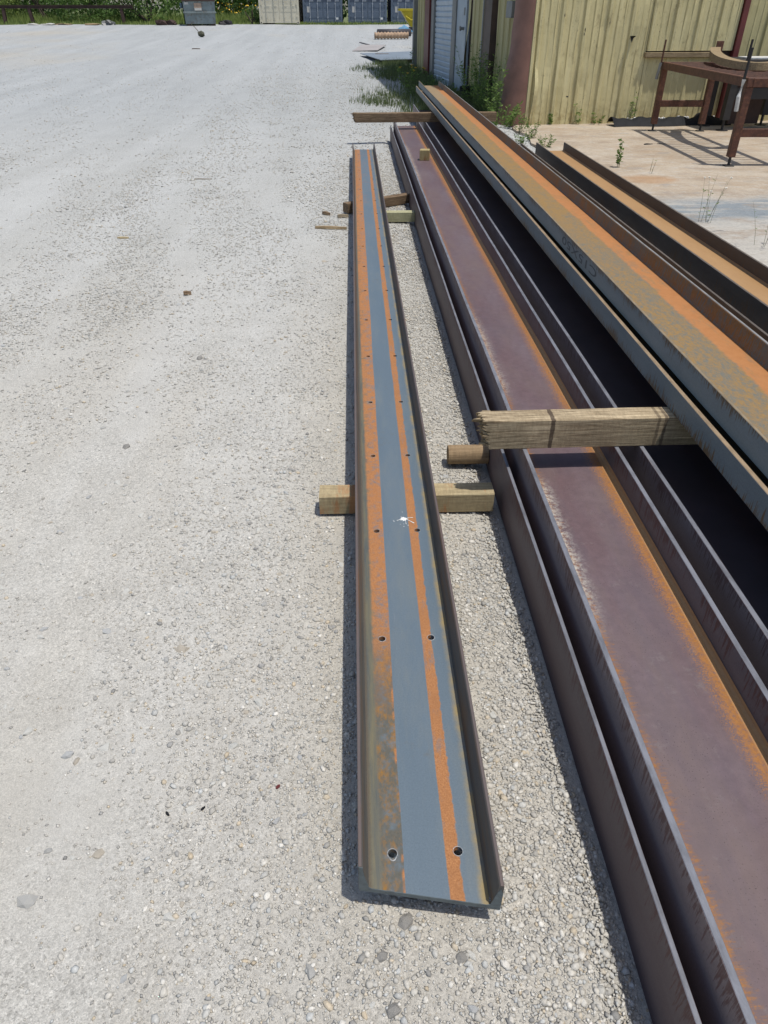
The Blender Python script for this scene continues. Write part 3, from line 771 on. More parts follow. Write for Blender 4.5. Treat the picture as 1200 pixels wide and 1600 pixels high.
for k in range(287):
    y = 0.5 + 5.5 * rng.random() ** 1.35
    x = rng.uniform(-1, 1) * (0.75 + 0.55 * y) + 0.04 * y
    if 0.52 < x: x -= 1.9
    if abs(x - 0.13) < 0.2 and rng.random() < 0.5: x -= 0.5
    spots.append((x, y, 0.0065 + 0.008 * rng.random() ** 2.6 + 0.0012 * y, int(rng.choice([0, 1, 1, 1, 2, 4, 4, 1]))))
for (x, y, s, mi) in spots:
    o = bpy.data.objects.new('stone', smesh[mi + 5 * int(rng.random() < 0.5)])
    o.location = (x, y, T(y) + float(und(x, y)) + s * 0.02)
    o.scale = (s, s * rng.uniform(0.8, 1.2), s * rng.uniform(0.8, 1.15))
    o.rotation_euler = (rng.uniform(-.3, .3), rng.uniform(-.3, .3), rng.uniform(0, 6.28))
    o.parent = yard
    col.objects.link(o)

# ------------------------------------------------------------------ steel
def chan_flange(x0, w_, h, tip, root, side):
    """profile of a channel flange, toes up; side -1 left, +1 right; x0 = outer face"""
    c = 0.004
    if side < 0:
        return [(x0, 0.002), (x0 + 0.002, 0), (x0 + root + 0.004, 0), (x0 + root + 0.004, 0.016), (x0 + root, 0.028), (x0 + tip, h - c), (x0 + tip - c * 0.7, h), (x0 + 0.0015, h), (x0, h - 0.0015)]
    return [(x0, 0.002), (x0, h - 0.0015), (x0 - 0.0015, h), (x0 - tip + c * 0.7, h), (x0 - tip, h - c), (x0 - root, 0.028), (x0 - root - 0.004, 0.016), (x0 - root - 0.004, 0), (x0 - 0.002, 0)]

def drilled_web(xa, xb, y0l, y0r, y1, z0, z1, cols, rows, r):
    b = MB(); q = 0.022; N = 16
    xb_ = [xa]
    for c in cols: xb_ += [c - q, c + q]
    xb_.append(xb)
    yb_ = [None]
    for y in rows: yb_ += [y - q, y + q]
    yb_.append(y1)
    def yy(x, y): return y if y is not None else y0l + (y0r - y0l) * (x - xa) / (xb - xa)
    for z, fl in ((z1, False), (z0, True)):
        for a in range(len(xb_) - 1):
            for c in range(len(yb_) - 1):
                X0, X1, Y0, Y1 = xb_[a], xb_[a + 1], yb_[c], yb_[c + 1]
                if a % 2 == 1 and c % 2 == 1:
                    cx, cy = (X0 + X1) / 2, (Y0 + Y1) / 2
                    vs = []
                    for k in range(N):
                        t = 2 * math.pi * k / N
                        dx, dy = math.cos(t), math.sin(t)
                        m = max(abs(dx), abs(dy))
                        vs.append((cx + q * dx / m, cy + q * dy / m, z))
                    for k in range(N):
                        t = 2 * math.pi * k / N
                        vs.append((cx + r * math.cos(t), cy + r * math.sin(t), z))
                    fs = [(k, (k + 1) % N, N + (k + 1) % N, N + k) for k in range(N)]
                    b.add(vs, fs)
                    if not fl:
                        vs = [(cx + r * math.cos(2 * math.pi * k / N), cy + r * math.sin(2 * math.pi * k / N), zz) for zz in (z0, z1) for k in range(N)]
                        b.add(vs, [(k, (k + 1) % N, N + (k + 1) % N, N + k) for k in range(N)])
                else:
                    b.add([(X0, yy(X0, Y0), z), (X1, yy(X1, Y0), z), (X1, Y1, z), (X0, Y1, z)], [(0, 1, 2, 3)])
    b.add([(xa, y0l, z0), (xb, y0r, z0), (xb, y0r, z1), (xa, y0l, z1)], [(0, 1, 2, 3)])
    b.add([(xa, y1, z0), (xb, y1, z0), (xb, y1, z1), (xa, y1, z1)], [(0, 1, 2, 3)])
    return b

# the drilled channel in front
LW, LH, LT = 0.306, 0.100, 0.0145
Lx = -0.026
L = thing('steel_channel', 'drilled blue grey steel channel with two orange rust stripes lying on short lumber', 'steel channel', (Lx, 0, 0.089))
skew = lambda x: 0.789 - 0.054 * x / LW
L_len = 10.95
lf = MB().prism_y(chan_flange(0, LW, LH, 0.010, 0.018, -1), 0, L_len, 1, yn=skew).build('flange', G['L_fl'], L)
rf = MB().prism_y(chan_flange(LW, LW, LH, 0.010, 0.018, 1), 0, L_len, 1, yn=skew).build('flange', G['L_fl'], L)
rows = [0.861, 1.54, 2.092, 2.635, 3.15, 3.72, 4.29] + [4.29 + 0.566 * k for k in range(1, 12)]
rows = [y for y in rows if y < 10.8]
hc = (0.078, 0.229)
wb = drilled_web(0.0222, LW - 0.0222, skew(0.022), skew(LW - 0.022), L_len, 0.0004, LT, hc, rows, 0.0105).build('web', G['L_web'], L)
for k, y in enumerate(rows[:5]):
    for c in hc:
        rb = MB(); N = 20
        ro, ri = 0.0119 + 0.0006 * random.random(), 0.0104
        for a in range(N):
            pass
        vs = []
        tear = (k == 0 and c < 0.1)
        for a in range(N):
            t = 2 * math.pi * a / N
            e = (0.006 * max(0, -math.sin(t)) ** 6) if tear else 0.0
            jj = random.uniform(-0.0008, 0.0008)
            for rr, zz in ((ro + e + jj, LT + 0.0002), ((ro + ri) / 2 + e, LT + 0.0011), (ri + e * 0.2, LT - 0.002)):
                vs.append((c + rr * math.cos(t), y + rr * math.sin(t), zz))
        fs = []
        for a in range(N):
            b_ = (a + 1) % N
            for s_ in (0, 1): fs.append((a * 3 + s_, b_ * 3 + s_, b_ * 3 + s_ + 1, a * 3 + s_ + 1))
        rb.add(vs, fs)
        rb.build('hole_burr', G['bright'] if k < 2 else G['grey_metal'], wb, smooth=True)
ce = MB()
prof_e = [(0, 0.002), (0.002, 0), (LW - .002, 0), (LW, .002), (LW, LH - .03), (LW - .006, LH - .012), (LW - .012, LH - .03), (LW - .0225, LT + .004), (LW - .03, LT), (.03, LT), (.0225, LT + .004), (.012, LH - .03), (.010, LH - .002), (.001, LH - .001)]
m_ = len(prof_e)
ce.add([(x_, skew(x_) - .0012, z_) for (x_, z_) in prof_e] + [(x_, skew(x_) - .0002, z_) for (x_, z_) in prof_e],
       [tuple(range(m_)), tuple(range(m_, 2 * m_))] + [(k, (k + 1) % m_, m_ + (k + 1) % m_, m_ + k) for k in range(m_)])
ce.build('cut_end', G['cut_face'], L)
# torn bright metal at the cut end of the right flange and small nicks on the left
eb = MB()
for k in range(46):
    x = LW - 0.03 + 0.030 * random.random() ** 0.5
    y = skew(x) + 0.016 * random.random() ** 2
    z = LT + (LH - LT) * (0.35 * random.random() if x > LW - 0.012 else 0.05 * random.random())
    s_ = random.uniform(0.0008, 0.0022)
    eb.add([(x - s_, y, z), (x + s_, y + s_, z + s_), (x, y - s_, z + 1.6 * s_), (x, y + 0.5 * s_, z - s_)], [(0, 1, 2), (0, 3, 1), (1, 3, 2), (0, 2, 3)])
eb.build('cut_burr', G['bright'], rf)

# bird dropping on the web
bd = MB(); N = 34
vs = [(0, 0, 0.0016)]
for a in range(N):
    t = 2 * math.pi * a / N
    r_ = 0.009 + 0.005 * random.random() + (0.012 * random.random() ** 2 if a % 3 == 0 else 0)
    vs.append((r_ * math.cos(t), r_ * 0.85 * math.sin(t), 0.0003))
for a in range(N):
    t = 2 * math.pi * a / N
    vs.append((0.007 * math.cos(t), 0.006 * math.sin(t), 0.0017))
fs = [(0, N + 1 + a, N + 1 + (a + 1) % N) for a in range(N)] + [(N + 1 + a, 1 + a, 1 + (a + 1) % N, N + 1 + (a + 1) % N) for a in range(N)]
bd.add(vs, fs)
for (x0, y0, x1, y1, w_) in ((0.008, -0.006, 0.036, -0.03, 0.0016), (0.012, 0.004, 0.034, 0.006, 0.0011), (-0.006, -0.004, -0.028, -0.012, 0.0014), (0.004, -0.01, 0.006, -0.035, 0.001)):
    bd.tube([(x0, y0, 0.0008), ((x0 + x1) / 2, (y0 + y1) / 2 + 0.002, 0.0008), (x1, y1, 0.0006)], [w_, w_ * 0.6, w_ * 1.3], 6)
bo = bd.build('bird_dropping', G['white'], None, True)
for k in range(7):
    a = random.uniform(0, 6.28); d = random.uniform(0.028, 0.05); s_ = random.uniform(0.0010, 0.0024)
    MB().tube([(d * math.cos(a), d * math.sin(a), 0.0), (d * math.cos(a), d * math.sin(a), 0.0009)], s_, 7).build('droplet', G['white'], bo)
bo.location = (0.158, 2.165, 0.089 + LT + 0.0004)
tag(bo, 'white bird dropping splashed on the blue grey channel web', 'bird dropping')

def w_beam(name, label, x0, y0, y1, zb, webm, flm, lfm=None, wd=WD, hf=0.207, tf=0.0165, tw=0.0105):
    o = thing(name, label, 'steel beam', (x0, 0, zb), 0, 'steel sections laid side by side')
    c = 0.0016
    for xa in (0.0, wd - tf):
        prof = [(xa + c, 0), (xa + tf - c, 0), (xa + tf, c), (xa + tf, hf - c), (xa + tf - c, hf), (xa + c, hf), (xa, hf - c), (xa, c)]
        MB().prism_y(prof, y0, y1, 90).build('flange', (lfm or flm) if xa == 0 else flm, o)
    zm = hf / 2; fl = 0.012
    prof = [(tf, zm - tw / 2 - fl), (tf, zm + tw / 2 + fl), (tf + fl * .3, zm + tw / 2 + fl * .3), (tf + fl, zm + tw / 2), (wd - tf - fl, zm + tw / 2), (wd - tf - fl * .3, zm + tw / 2 + fl * .3), (wd - tf, zm + tw / 2 + fl), (wd - tf, zm - tw / 2 - fl), (wd - tf - fl, zm - tw / 2), (tf + fl, zm - tw / 2)]
    MB().prism_y(prof, y0, y1).build('web', webm, o)
    return o

ZB = 0.089
an = thing('steel_angle', 'dark brown steel angle standing on edge, outermost of the purple beam row', 'steel angle', (0.575, 0, -0.030), 0, 'steel sections laid side by side')
hf = 0.237; c = 0.0016; tf = 0.012
MB().prism_y([(c, 0), (tf - c, 0), (tf, c), (tf, hf - c), (tf - c, hf), (c, hf), (0, hf - c), (0, c)], -0.7, 12.6, 90).build('upright_leg', G['A_fl'], an)
MB().prism_y([(tf, 0), (0.047, 0), (0.049, 0.004), (0.049, 0.011), (0.047, 0.013), (tf, 0.013)], -0.7, 12.6).build('flat_leg', G['A_fl'], an)
B = w_beam('steel_beam', 'purple steel beam with orange rust along one side of its wide web', 0.626, -0.7, 12.6, ZB, G['B_web'], G['S_fl'], G['B_fl'])
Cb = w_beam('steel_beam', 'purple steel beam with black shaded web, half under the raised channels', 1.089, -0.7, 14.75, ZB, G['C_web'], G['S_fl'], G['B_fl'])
Gb = w_beam('steel_beam', 'steel beam mostly hidden between raised channels and tan rusted beam', 1.775, -1.0, 10.05, ZB, G['F_web'], G['F_fl'])
Fb = w_beam('steel_beam', 'dark steel beam with tan rusted web beside the concrete slab', 2.350, -1.0, 10.1, ZB, G['F_web'], G['F_fl'])

def channel(name, label, x0, y0, y1, zb, webm, flm, frm, wd=0.386, h=0.094, tw=0.016, tipw=0.012):
    o = thing(name, label, 'steel channel', (x0, 0, zb), 0, 'raised channels stacked on lumber')
    MB().prism_y(chan_flange(0, wd, h, tipw, 0.022, -1), y0, y1, 90).build('flange', flm, o)
    MB().prism_y(chan_flange(wd, wd, h, 0.012, 0.020, 1), y0, y1, 90).build('flange', frm, o)
    MB().prism_y([(0.0242, 0.0004), (wd - 0.0242, 0.0004), (wd - 0.0242, tw), (0.0242, tw)], y0, y1).build('web', webm, o)
    return o
RL = channel('steel_channel', 'lower blue grey channel of the raised pair resting on lumber', 1.200, -0.3, 15.6, 0.421, G['R_web'], G['R_flb'], G['R_flb'], tipw=0.019)
RU = channel('steel_channel', 'upper mottled rust and grey channel of the raised pair, marked C15X50', 1.239, -0.3, 15.45, 0.5155, G['R_web'], G['R_fl'], G['R_flr'])

# hand painted size mark on the upper channel's outer flange (upside down, reading away)
def text_mesh(body, size, extrude):
    cu = bpy.data.curves.new('txt', 'FONT'); cu.body = body; cu.size = size; cu.extrude = extrude
    cu.align_x = 'LEFT'; cu.align_y = 'CENTER'; cu.offset = 0.0004; cu.resolution_u = 3
    to = bpy.data.objects.new('txt', cu); col.objects.link(to)
    dg = bpy.context.evaluated_depsgraph_get()
    me = bpy.data.meshes.new_from_object(to.evaluated_get(dg))
    bpy.data.objects.remove(to); bpy.data.curves.remove(cu)
    return me
tm = text_mesh('C15X50', 0.072, 0.0003)
for v in tm.vertices:
    lx, ly, lz = v.co
    v.co = (-0.0006 - lz, 3.63 + lx * 3.0, 0.050 - ly * 0.86)
tm.update()
link_mesh('painted_marking', tm, G['mark'], RU)['label'] = 'faded black hand painted C15X50 marking'

# ------------------------------------------------------------------ lumber
def lumber(name, label, p0, p1, h, wdt, mat, jag0=0.0, jag1=0.0, cat='lumber', group=None, b=0.004):
    """p0->p1 centre line along the bottom; jagged fibres at the ends"""
    p0 = Vector(p0); p1 = Vector(p1); d = p1 - p0; ln = d.length
    rz = math.atan2(d.y, d.x)
    o = bpy.data.objects.new(name, None)
    mb = MB()
    nseg = max(6, int(ln / 0.12))
    # slightly uneven long box
    prof = [(-wdt / 2 + b, 0), (wdt / 2 - b, 0), (wdt / 2, b), (wdt / 2, h - b), (wdt / 2 - b, h), (-wdt / 2 + b, h), (-wdt / 2, h - b), (-wdt / 2, b)]
    n = len(prof); vs = []; fs = []
    for k in range(nseg + 1):
        x = jag0 + (ln - jag0 - jag1) * k / nseg
        for (y, z) in prof:
            vs.append((x, y + random.uniform(-1, 1) * 0.0011, z + (random.uniform(-1, 1) * 0.0011 if z > 0.01 else 0)))
    for k in range(nseg):
        for i_ in range(n):
            j_ = (i_ + 1) % n
            fs.append((k * n + i_, k * n + j_, (k + 1) * n + j_, (k + 1) * n + i_))
    fs.append(tuple(range(n))[::-1]); fs.append(tuple(nseg * n + k for k in range(n)))
    mb.add(vs, fs)
    for end, jag in ((0, jag0), (1, jag1)):
        if jag <= 0: continue
        ny_, nz_ = 9, 12
        for a in range(ny_):
            for c_ in range(nz_):
                ya = -wdt / 2 + wdt * a / ny_ + 0.0006; yb = ya + wdt / ny_ - 0.0004
                za = h * c_ / nz_ + 0.0006; zb_ = za + h / nz_ - 0.0004
                e = jag * (0.12 + 0.55 * (c_ / nz_) + 0.55 * random.random() ** 2.2) * (1.25 if random.random() < 0.12 else 0.85)
                xa_, xb2 = (jag0 - e, jag0 + 0.004) if end == 0 else (ln - jag1 - 0.004, ln - jag1 + e)
                xe, xi = (xa_, xb2) if end == 0 else (xb2, xa_)
                sk = random.uniform(0.2, 0.95) * e * (1 if end == 0 else -1)
                mb.add([(xi, ya, za), (xi, yb, za), (xi, yb, zb_), (xi, ya, zb_), (xe + sk, ya, za), (xe, yb, za), (xe + sk * .5, yb, zb_), (xe, ya, zb_)],
                       [(0, 1, 2, 3), (4, 5, 6, 7), (0, 1, 5, 4), (1, 2, 6, 5), (2, 3, 7, 6), (3, 0, 4, 7)])
    m = mb.build(name, mat)
    m.location = p0; m.rotation_euler = (0, 0, rz)
    return tag(m, label, cat, group)

lumber('lumber_block', 'short pale four by four lumber under the front of the drilled channel', (-0.173, 2.394, 0), (0.537, 2.388, 0), 0.0885, 0.090, G['lumber'], group='lumber spacers under the steel')
lumber('lumber_block', 'green treated lumber spacer beside the far part of the dark steel angle', (0.12, 7.28, 0), (0.572, 7.275, 0), 0.0885, 0.090, G['green_lumber'], group='lumber spacers under the steel')
lumber('lumber_block', 'brown lumber block lying askew under the far part of the drilled channel', (-0.105, 7.65, 0), (0.56, 8.10, 0), 0.0885, 0.090, G['brown_lumber'], group='lumber spacers under the steel')
lumber('lumber_block', 'long lumber spacer under the purple beams, near the splintered timber', (0.634, 2.73, 0), (2.78, 2.73, 0), 0.0885, 0.090, G['brown_lumber'], group='lumber spacers under the steel')
lumber('lumber_block', 'long lumber spacer under the purple beams, beyond the green treated piece', (0.634, 7.6, 0), (2.78, 7.6, 0), 0.0885, 0.090, G['brown_lumber'], group='lumber spacers under the steel')
lumber('lumber_block', 'lumber spacer hidden under far ends of the purple beams', (0.634, 11.6, 0), (1.75, 11.62, 0), 0.0885, 0.090, G['brown_lumber'], group='lumber spacers under the steel')
lumber('timber', 'weathered timber with splintered end lying across the purple beams', (0.445, 2.385, 0.2965), (2.30, 2.405, 0.2965), 0.124, 0.090, G['cross_timber'], jag0=0.055, group='timbers carrying the raised channels')
lumber('timber', 'old dark brown timber carrying the far end of the raised channels', (-0.02, 12.20, 0.2965), (2.18, 12.26, 0.2965), 0.124, 0.13, G['brown_lumber'], jag0=0.05, group='timbers carrying the raised channels')
# round log spacer
lg = MB()
pts = [(x, 2.73 + 0.004 * math.sin(x * 5), 0.044) for x in np.linspace(0.392, 0.573, 16)]
lg.tube(pts, [0.0425] + [0.0438 + 0.0006 * math.sin(k * 2.1) for k in range(1, 16)], 40)
tag(lg.build('log', G['log'], None, False), 'short round peeled log poking out under the dark steel angle', 'log')
for p in bpy.data.objects['log'].data.polygons:
    if len(p.vertices) > 4: p.use_smooth = False
# cut block on the purple web
zb = ZB + 0.207 / 2 + 0.00525
cb = MB()
cb.box(-0.058, 0.058, -0.06, 0.06, 0, 0.115, 0.004)
o = cb.build('wood_block', G['block']); o.location = (0.853, 9.47, zb); o.rotation_euler = (0, 0, R(-9))
tag(o, 'small cut wood block sitting on the purple beam web', 'wood block')

# loose bits on the gravel
def chip(name, label, cat, x, y, l, wdt, h, mat, rz, group=None):
    mb = MB()
    n = 7; vs = []; fs = []
    for k in range(n):
        t = k / (n - 1); xx = (t - .5) * l; ww = wdt * (0.35 + 0.65 * math.sin(math.pi * (0.12 + 0.76 * t))) * random.uniform(.8, 1.1)
        zz = 0.15 * h * math.sin(t * 5)
        vs += [(xx, -ww / 2, zz), (xx, ww / 2, zz), (xx, ww / 2 * .8, zz + h), (xx, -ww / 2 * .7, zz + h)]
    for k in range(n - 1):
        for a in range(4):
            b_ = (a + 1) % 4
            fs.append((k * 4 + a, k * 4 + b_, (k + 1) * 4 + b_, (k + 1) * 4 + a))
    fs += [(0, 3, 2, 1), ((n - 1) * 4, (n - 1) * 4 + 1, (n - 1) * 4 + 2, (n - 1) * 4 + 3)]
    o = mb.add(vs, fs).build(name, mat)
    o.location = (x, y, T(y) + float(und(x, y)) + h * 0.2); o.rotation_euler = (0, 0, rz)
    return tag(o, label, cat, group)
chip('wood_chip', 'small brown wood chip alone on open gravel, nearest of the chips', 'wood chip', -1.25, 5.2, .055, .04, .022, G['brown_lumber'], 0.3)
chip('wood_chip', 'thin tan bark sliver on gravel at the left, beyond the lone brown chip', 'wood chip', -2.13, 6.78, .10, .03, .012, G['lumber'], 0.1)
chip('stick', 'thin grey stick lying crosswise on the open gravel far out', 'stick', -1.86, 9.47, .22, .009, .008, G['grey_lumber'], 0.02)
chip('wood_splinter', 'long wood splinter pointing at the drilled channel beside brown block', 'wood chip', -0.24, 7.05, .30, .045, .02, G['cardboard'], -0.1)
chip('wood_splinter', 'short wood splinter tucked against the brown lumber block', 'wood chip', -0.13, 7.50, .11, .05, .025, G['grey_lumber'], 0.3)
chip('wood_splinter', 'small curled bark chip left of the brown lumber block', 'wood chip', -0.30, 7.62, .09, .04, .025, G['brown_lumber'], -0.6)
chip('plastic_scrap', 'tiny red plastic scrap on the near gravel', 'scrap', -0.24, 1.11, .014, .008, .003, G['maroon'], 0.9)
chip('rubber_scrap', 'tiny black rubber scrap on near gravel, left of a pale stone', 'scrap', -0.52, 1.05, .014, .007, .004, G['black_plastic'], -0.8)
chip('rubber_scrap', 'tiny black rubber scrap on near gravel, right of a pale stone', 'scrap', -0.43, 1.06, .013, .006, .004, G['black_plastic'], 0.9)
chip('steel_scrap', 'curved black scrap on the slab, left of two', 'scrap', 4.48, 11.84, .16, .05, .03, G['black_steel'], 0.4)
chip('steel_scrap', 'curved black scrap on the slab, right of two', 'scrap', 4.70, 11.86, .15, .05, .03, G['black_steel'], -0.3)
chip('steel_scrap', 'flat brown scrap on the slab near the black plastic sheeting', 'scrap', 4.62, 12.9, .16, .03, .015, G['rust_beam'], 0.0)

# ------------------------------------------------------------------ building
O = (2.966, 14.171, 0.0); TH = R(5.0)
bld = thing('metal_building', 'yellow ribbed sheet metal workshop building with red brown trim', 'building', O, TH)

def panel(name, axis, a0, a1, z0, z1, mat, parent, off=0.0, sgn=-1, dent=0.006, flare=0.0, rib=0.032, nz=14, back=0.0015):
    """one ribbed sheet; axis 'u' = along the front (x), faces -y; axis 'v' = along the side (y), faces -x"""
    wdt = a1 - a0
    prof = [(0, 0), (0.012, rib), (0.055, rib), (0.075, 0), (0.17, 0), (0.18, rib * .25), (0.20, rib * .25), (0.21, 0), (0.29, 0), (0.30, rib * .25), (0.32, rib * .25), (0.33, 0), (wdt - 0.001, 0)]
    prof = [p for p in prof[:-1] if p[0] < wdt - 0.01] + [prof[-1]]
    n = len(prof); vs = []; fs = []
    ph = random.uniform(0, 6)
    for k in range(nz + 1):
        t = k / nz; z = z0 + (z1 - z0) * t
        for (a, h) in prof:
            inner = 0 < a < wdt - 0.002
            d = h + off + (random.uniform(-1, 1) * dent if inner else 0) + dent * 1.2 * math.sin(z * 3.1 + ph) * math.sin(a / wdt * math.pi) + flare * (1 - min(1, t * 3)) ** 2 * math.sin(a / wdt * math.pi)
            for dd in (d, d - back - 0.001):
                p = (a0 + a, -dd, z) if axis == 'u' else (-dd, a0 + a, z)
                vs.append(p)
    st = 2 * n
    for k in range(nz):
        for i_ in range(n - 1):
            q = k * st + 2 * i_
            fs.append((q, q + 2, q + 2 + st, q + st)); fs.append((q + 1, q + 1 + st, q + 3 + st, q + 3))
    mb = MB(); mb.add(vs, fs)
    return mb.build(name, mat, parent)

H0 = 4.1
# core walls behind the sheets
MB().box(0.05, 12, 0.06, 0.16, -0.2, H0).build('back_wall', G['dark_trim'], bld)
MB().box(0.06, 0.16, 0.17, 11.40, -0.2, H0).build('side_core', G['dark_trim'], bld)
MB().box(11.9, 12.0, 0.17, 11.40, -0.2, H0).build('far_wall', G['shaded_yellow_wall'], bld)
MB().box(0.05, 12.0, 11.41, 11.5, -0.2, H0).build('rear_wall', G['shaded_yellow_wall'], bld)
rb_ = MB()
rb_.add([(-0.55, -0.25, H0 + .02), (12.5, -0.25, H0 + 0.8), (12.5, 11.9, H0 + 0.8), (-0.55, 11.9, H0 + .02), (-0.55, -0.25, H0 + .12), (12.5, -0.25, H0 + 0.9), (12.5, 11.9, H0 + 0.9), (-0.55, 11.9, H0 + .12)],
        [(0, 3, 2, 1), (4, 5, 6, 7), (0, 1, 5, 4), (1, 2, 6, 5), (2, 3, 7, 6), (3, 0, 4, 7)])
rb_.build('roof', G['grey_metal'], bld)

# front sheets: edges at the ribs read from the wall
ed = [0.06, 0.15, 0.53, 0.925, 1.335, 1.75, 2.115]
for a, b_ in zip(ed[:-1], ed[1:]):
    panel('wall_panel', 'u', a, b_, 0.01, H0, G['yellow_wall'], bld, dent=0.008, flare=0.02)
ed2 = [2.116, 2.52, 2.93, 3.33, 3.69]
for a, b_ in zip(ed2[:-1], ed2[1:]):
    panel('wall_panel', 'u', a, b_, 1.115, H0, G['yellow_wall'], bld, off=0.012, dent=0.005)
    panel('wall_panel', 'u', a, b_, 0.01, 1.015, G['yellow_wall'], bld, off=-0.02, dent=0.004, rib=0.02, nz=6)
lb = MB().box(2.09, 3.42, -0.075, 0.05, 1.022, 1.095, 0.004)
lb.build('ledge', G['cardboard'], bld)['label'] = 'pale weathered board ledge in the front wall'
MB().box(3.70, 3.80, -0.06, 0.05, 0.0, H0, 0.004).build('corner_trim', G['maroon'], bld)['label'] = 'dark maroon vertical trim on the front wall'
x = 3.81
while x < 11.5:
    panel('wall_panel', 'u', x, x + 0.41, 0.01, H0, G['shaded_yellow_wall'], bld, off=-0.03, dent=0.004); x += 0.4105
# torn strip beside the corner, hooks and slots in the front sheets
tr = MB()
prev = None; vs = []; fs = []
for k in range(13):
    t = k / 12; z = 0.12 + 0.85 * t
    dx = 0.035 * math.sin(math.pi * t); dy = -0.04 - 0.06 * math.sin(math.pi * t) ** 2
    vs += [(0.155 + dx * .4, dy, z), (0.205 + dx, dy + 0.02, z)]
for k in range(12): fs.append((2 * k, 2 * k + 1, 2 * k + 3, 2 * k + 2))
tr.add(vs, fs); tr.build('torn_strip', G['yellow_wall'], bld)
MB().add([(1.77, -0.034, 1.33), (1.85, -0.034, 1.33), (1.835, -0.034, 1.30), (1.82, -0.034, 1.23), (1.79, -0.034, 1.29), (1.77, -0.10, 1.335), (1.85, -0.10, 1.335)], [(0, 1, 2, 3, 4), (0, 5, 6, 1), (0, 4, 5), (1, 6, 2)]).build('bracket', G['black_steel'], bld)
MB().box(0.715, 0.83, -0.012, 0.0, 0.440, 0.458).build('slot', G['black_steel'], bld)
for (u, z, s_) in ((0.575, 1.62, 0.018), (0.96, 1.42, 0.020), (0.955, 1.36, 0.014), (1.375, 1.52, 0.014), (2.15, 1.70, .014)):
    MB().add([(u - s_ * .6, -0.040, z), (u, -0.044, z + s_ * 1.6), (u + s_ * .4, -0.040, z + .2 * s_), (u + .1 * s_, -0.043, z - s_ * 1.8)], [(0, 1, 2, 3)]).build('rust_hole', G['black_steel'], bld)

# crumpled red brown corner sheet, bashed outwards
cs = MB(); vs = []; fs = []; nz, na = 26, 9
for k in range(nz + 1):
    t = k / nz; z = H0 * t ** 1.4
    fl = max(0.0, 1 - z / 1.5)
    for a in range(na + 1):
        q = a / na
        # from the corner outwards to the left, wrapping on to the side wall
        wdt = 0.27 + 0.13 * fl ** 1.2
        xx = 0.06 - (wdt * math.sin(q * 1.45) * (0.95 + 0.1 * fl)) + 0.02 * math.sin(z * 9 + q * 4) * (0.3 + fl) * q
        yy = -0.03 + 0.34 * (q ** 1.6) - 0.05 * fl * math.sin(q * math.pi) + 0.012 * math.sin(z * 14 + q * 7) * q
        vs.append((xx, yy, z))
for k in range(nz):
    for a in range(na):
        p = k * (na + 1) + a
        fs.append((p, p + 1, p + na + 2, p + na + 1))
cs.add(vs, fs); cso = cs.build('corner_trim', G['red_trim'], bld, True)
cso['label'] = 'crumpled red brown corner sheet bent out of the wall'

# side wall, from the corner away
def side_panels(v0, v1, mat, step_=0.40):
    v = v0
    while v < v1 - 0.05:
        e = min(v + step_, v1)
        panel('wall_panel', 'v', v, e, -0.1, H0, mat, bld, dent=0.004, nz=10); v = e
side_panels(0.35, 2.05, G['shaded_yellow_wall'])
MB().box(-0.13, 0.03, 2.10, 2.66, -0.1, H0, 0.006).build('downspout', G['dark_trim'], bld)
MB().box(-0.15, -0.131, 2.667, 2.74, -0.1, H0).build('downspout_edge', G['grey_metal'], bld)
side_panels(2.76, 4.26, G['shaded_yellow_wall'])
# loose sheet edge bent away beside the door
bs = MB(); vs = []; fs = []
for k in range(15):
    t = k / 14; z = -0.1 + 2.3 * t
    b_ = 0.10 * math.sin(math.pi * min(1, t * 1.3)) ** 2
    vs += [(-0.03 - b_, 4.27 + 0.03 * t, z), (-0.05 - 0.3 * b_, 4.42, z), (-0.02, 4.55, z)]
for k in range(14):
    for a in (0, 1): fs.append((k * 3 + a, k * 3 + a + 1, k * 3 + 4 + a, k * 3 + 3 + a))
bs.add(vs, fs); bs.build('bent_sheet', G['shaded_yellow_wall'], bld)
dr = MB().box(-0.05, 0.05, 4.64, 5.60, -0.05, 2.1, 0.005).build('door', G['door'], bld)
hn = MB(); hn.tube([(-0.05, 4.80, 1.36), (-0.12, 4.80, 1.36)], 0.03, 10); hn.tube([(-0.12, 4.80, 1.36), (-0.15, 4.80, 1.36)], 0.045, 10)
hn.build('handle', G['grey_metal'], dr)
MB().box(-0.06, -0.0505, 4.75, 4.85, 1.60, 1.74).build('lock_plate', G['grey_metal'], dr)
MB().box(-0.08, 0.05, 5.61, 5.72, -0.1, 2.25).build('door_jamb', G['grey_metal'], bld)
MB().box(-0.08, 0.05, 5.73, 6.03, -0.1, 3.2).build('door_jamb', G['grey_metal'], bld)
rd = MB(); z = -0.05; vs = []; fs = []
prof = []
while z < 3.1:
    for (dz, dx) in ((0, -0.012), (0.012, -0.03), (0.085, -0.042), (0.10, -0.03)): prof.append((dx, z + dz))
    z += 0.115
for (dx, zz) in prof: vs += [(dx, 6.04, zz), (dx, 8.34, zz)]
for k in range(len(prof) - 1): fs.append((2 * k, 2 * k + 1, 2 * k + 3, 2 * k + 2))
rd.add(vs, fs); rdo = rd.build('roller_door', G['roller'], bld)
MB().box(-0.09, 0.05, 8.35, 8.72, -0.1, 3.2).build('door_jamb', G['grey_metal'], bld)
MB().box(-0.14, 0.05, 8.75, 9.44, -0.1, H0, 0.006).build('corner_trim', G['maroon'], bld)['label'] = 'dark maroon post beside the pale roller door'
side_panels(9.46, 11.42, G['shaded_yellow_wall'])
MB().box(-0.12, 0.02, 11.43, 11.62, -0.1, H0, 0.01).build('downspout', G['grey_metal'], bld)
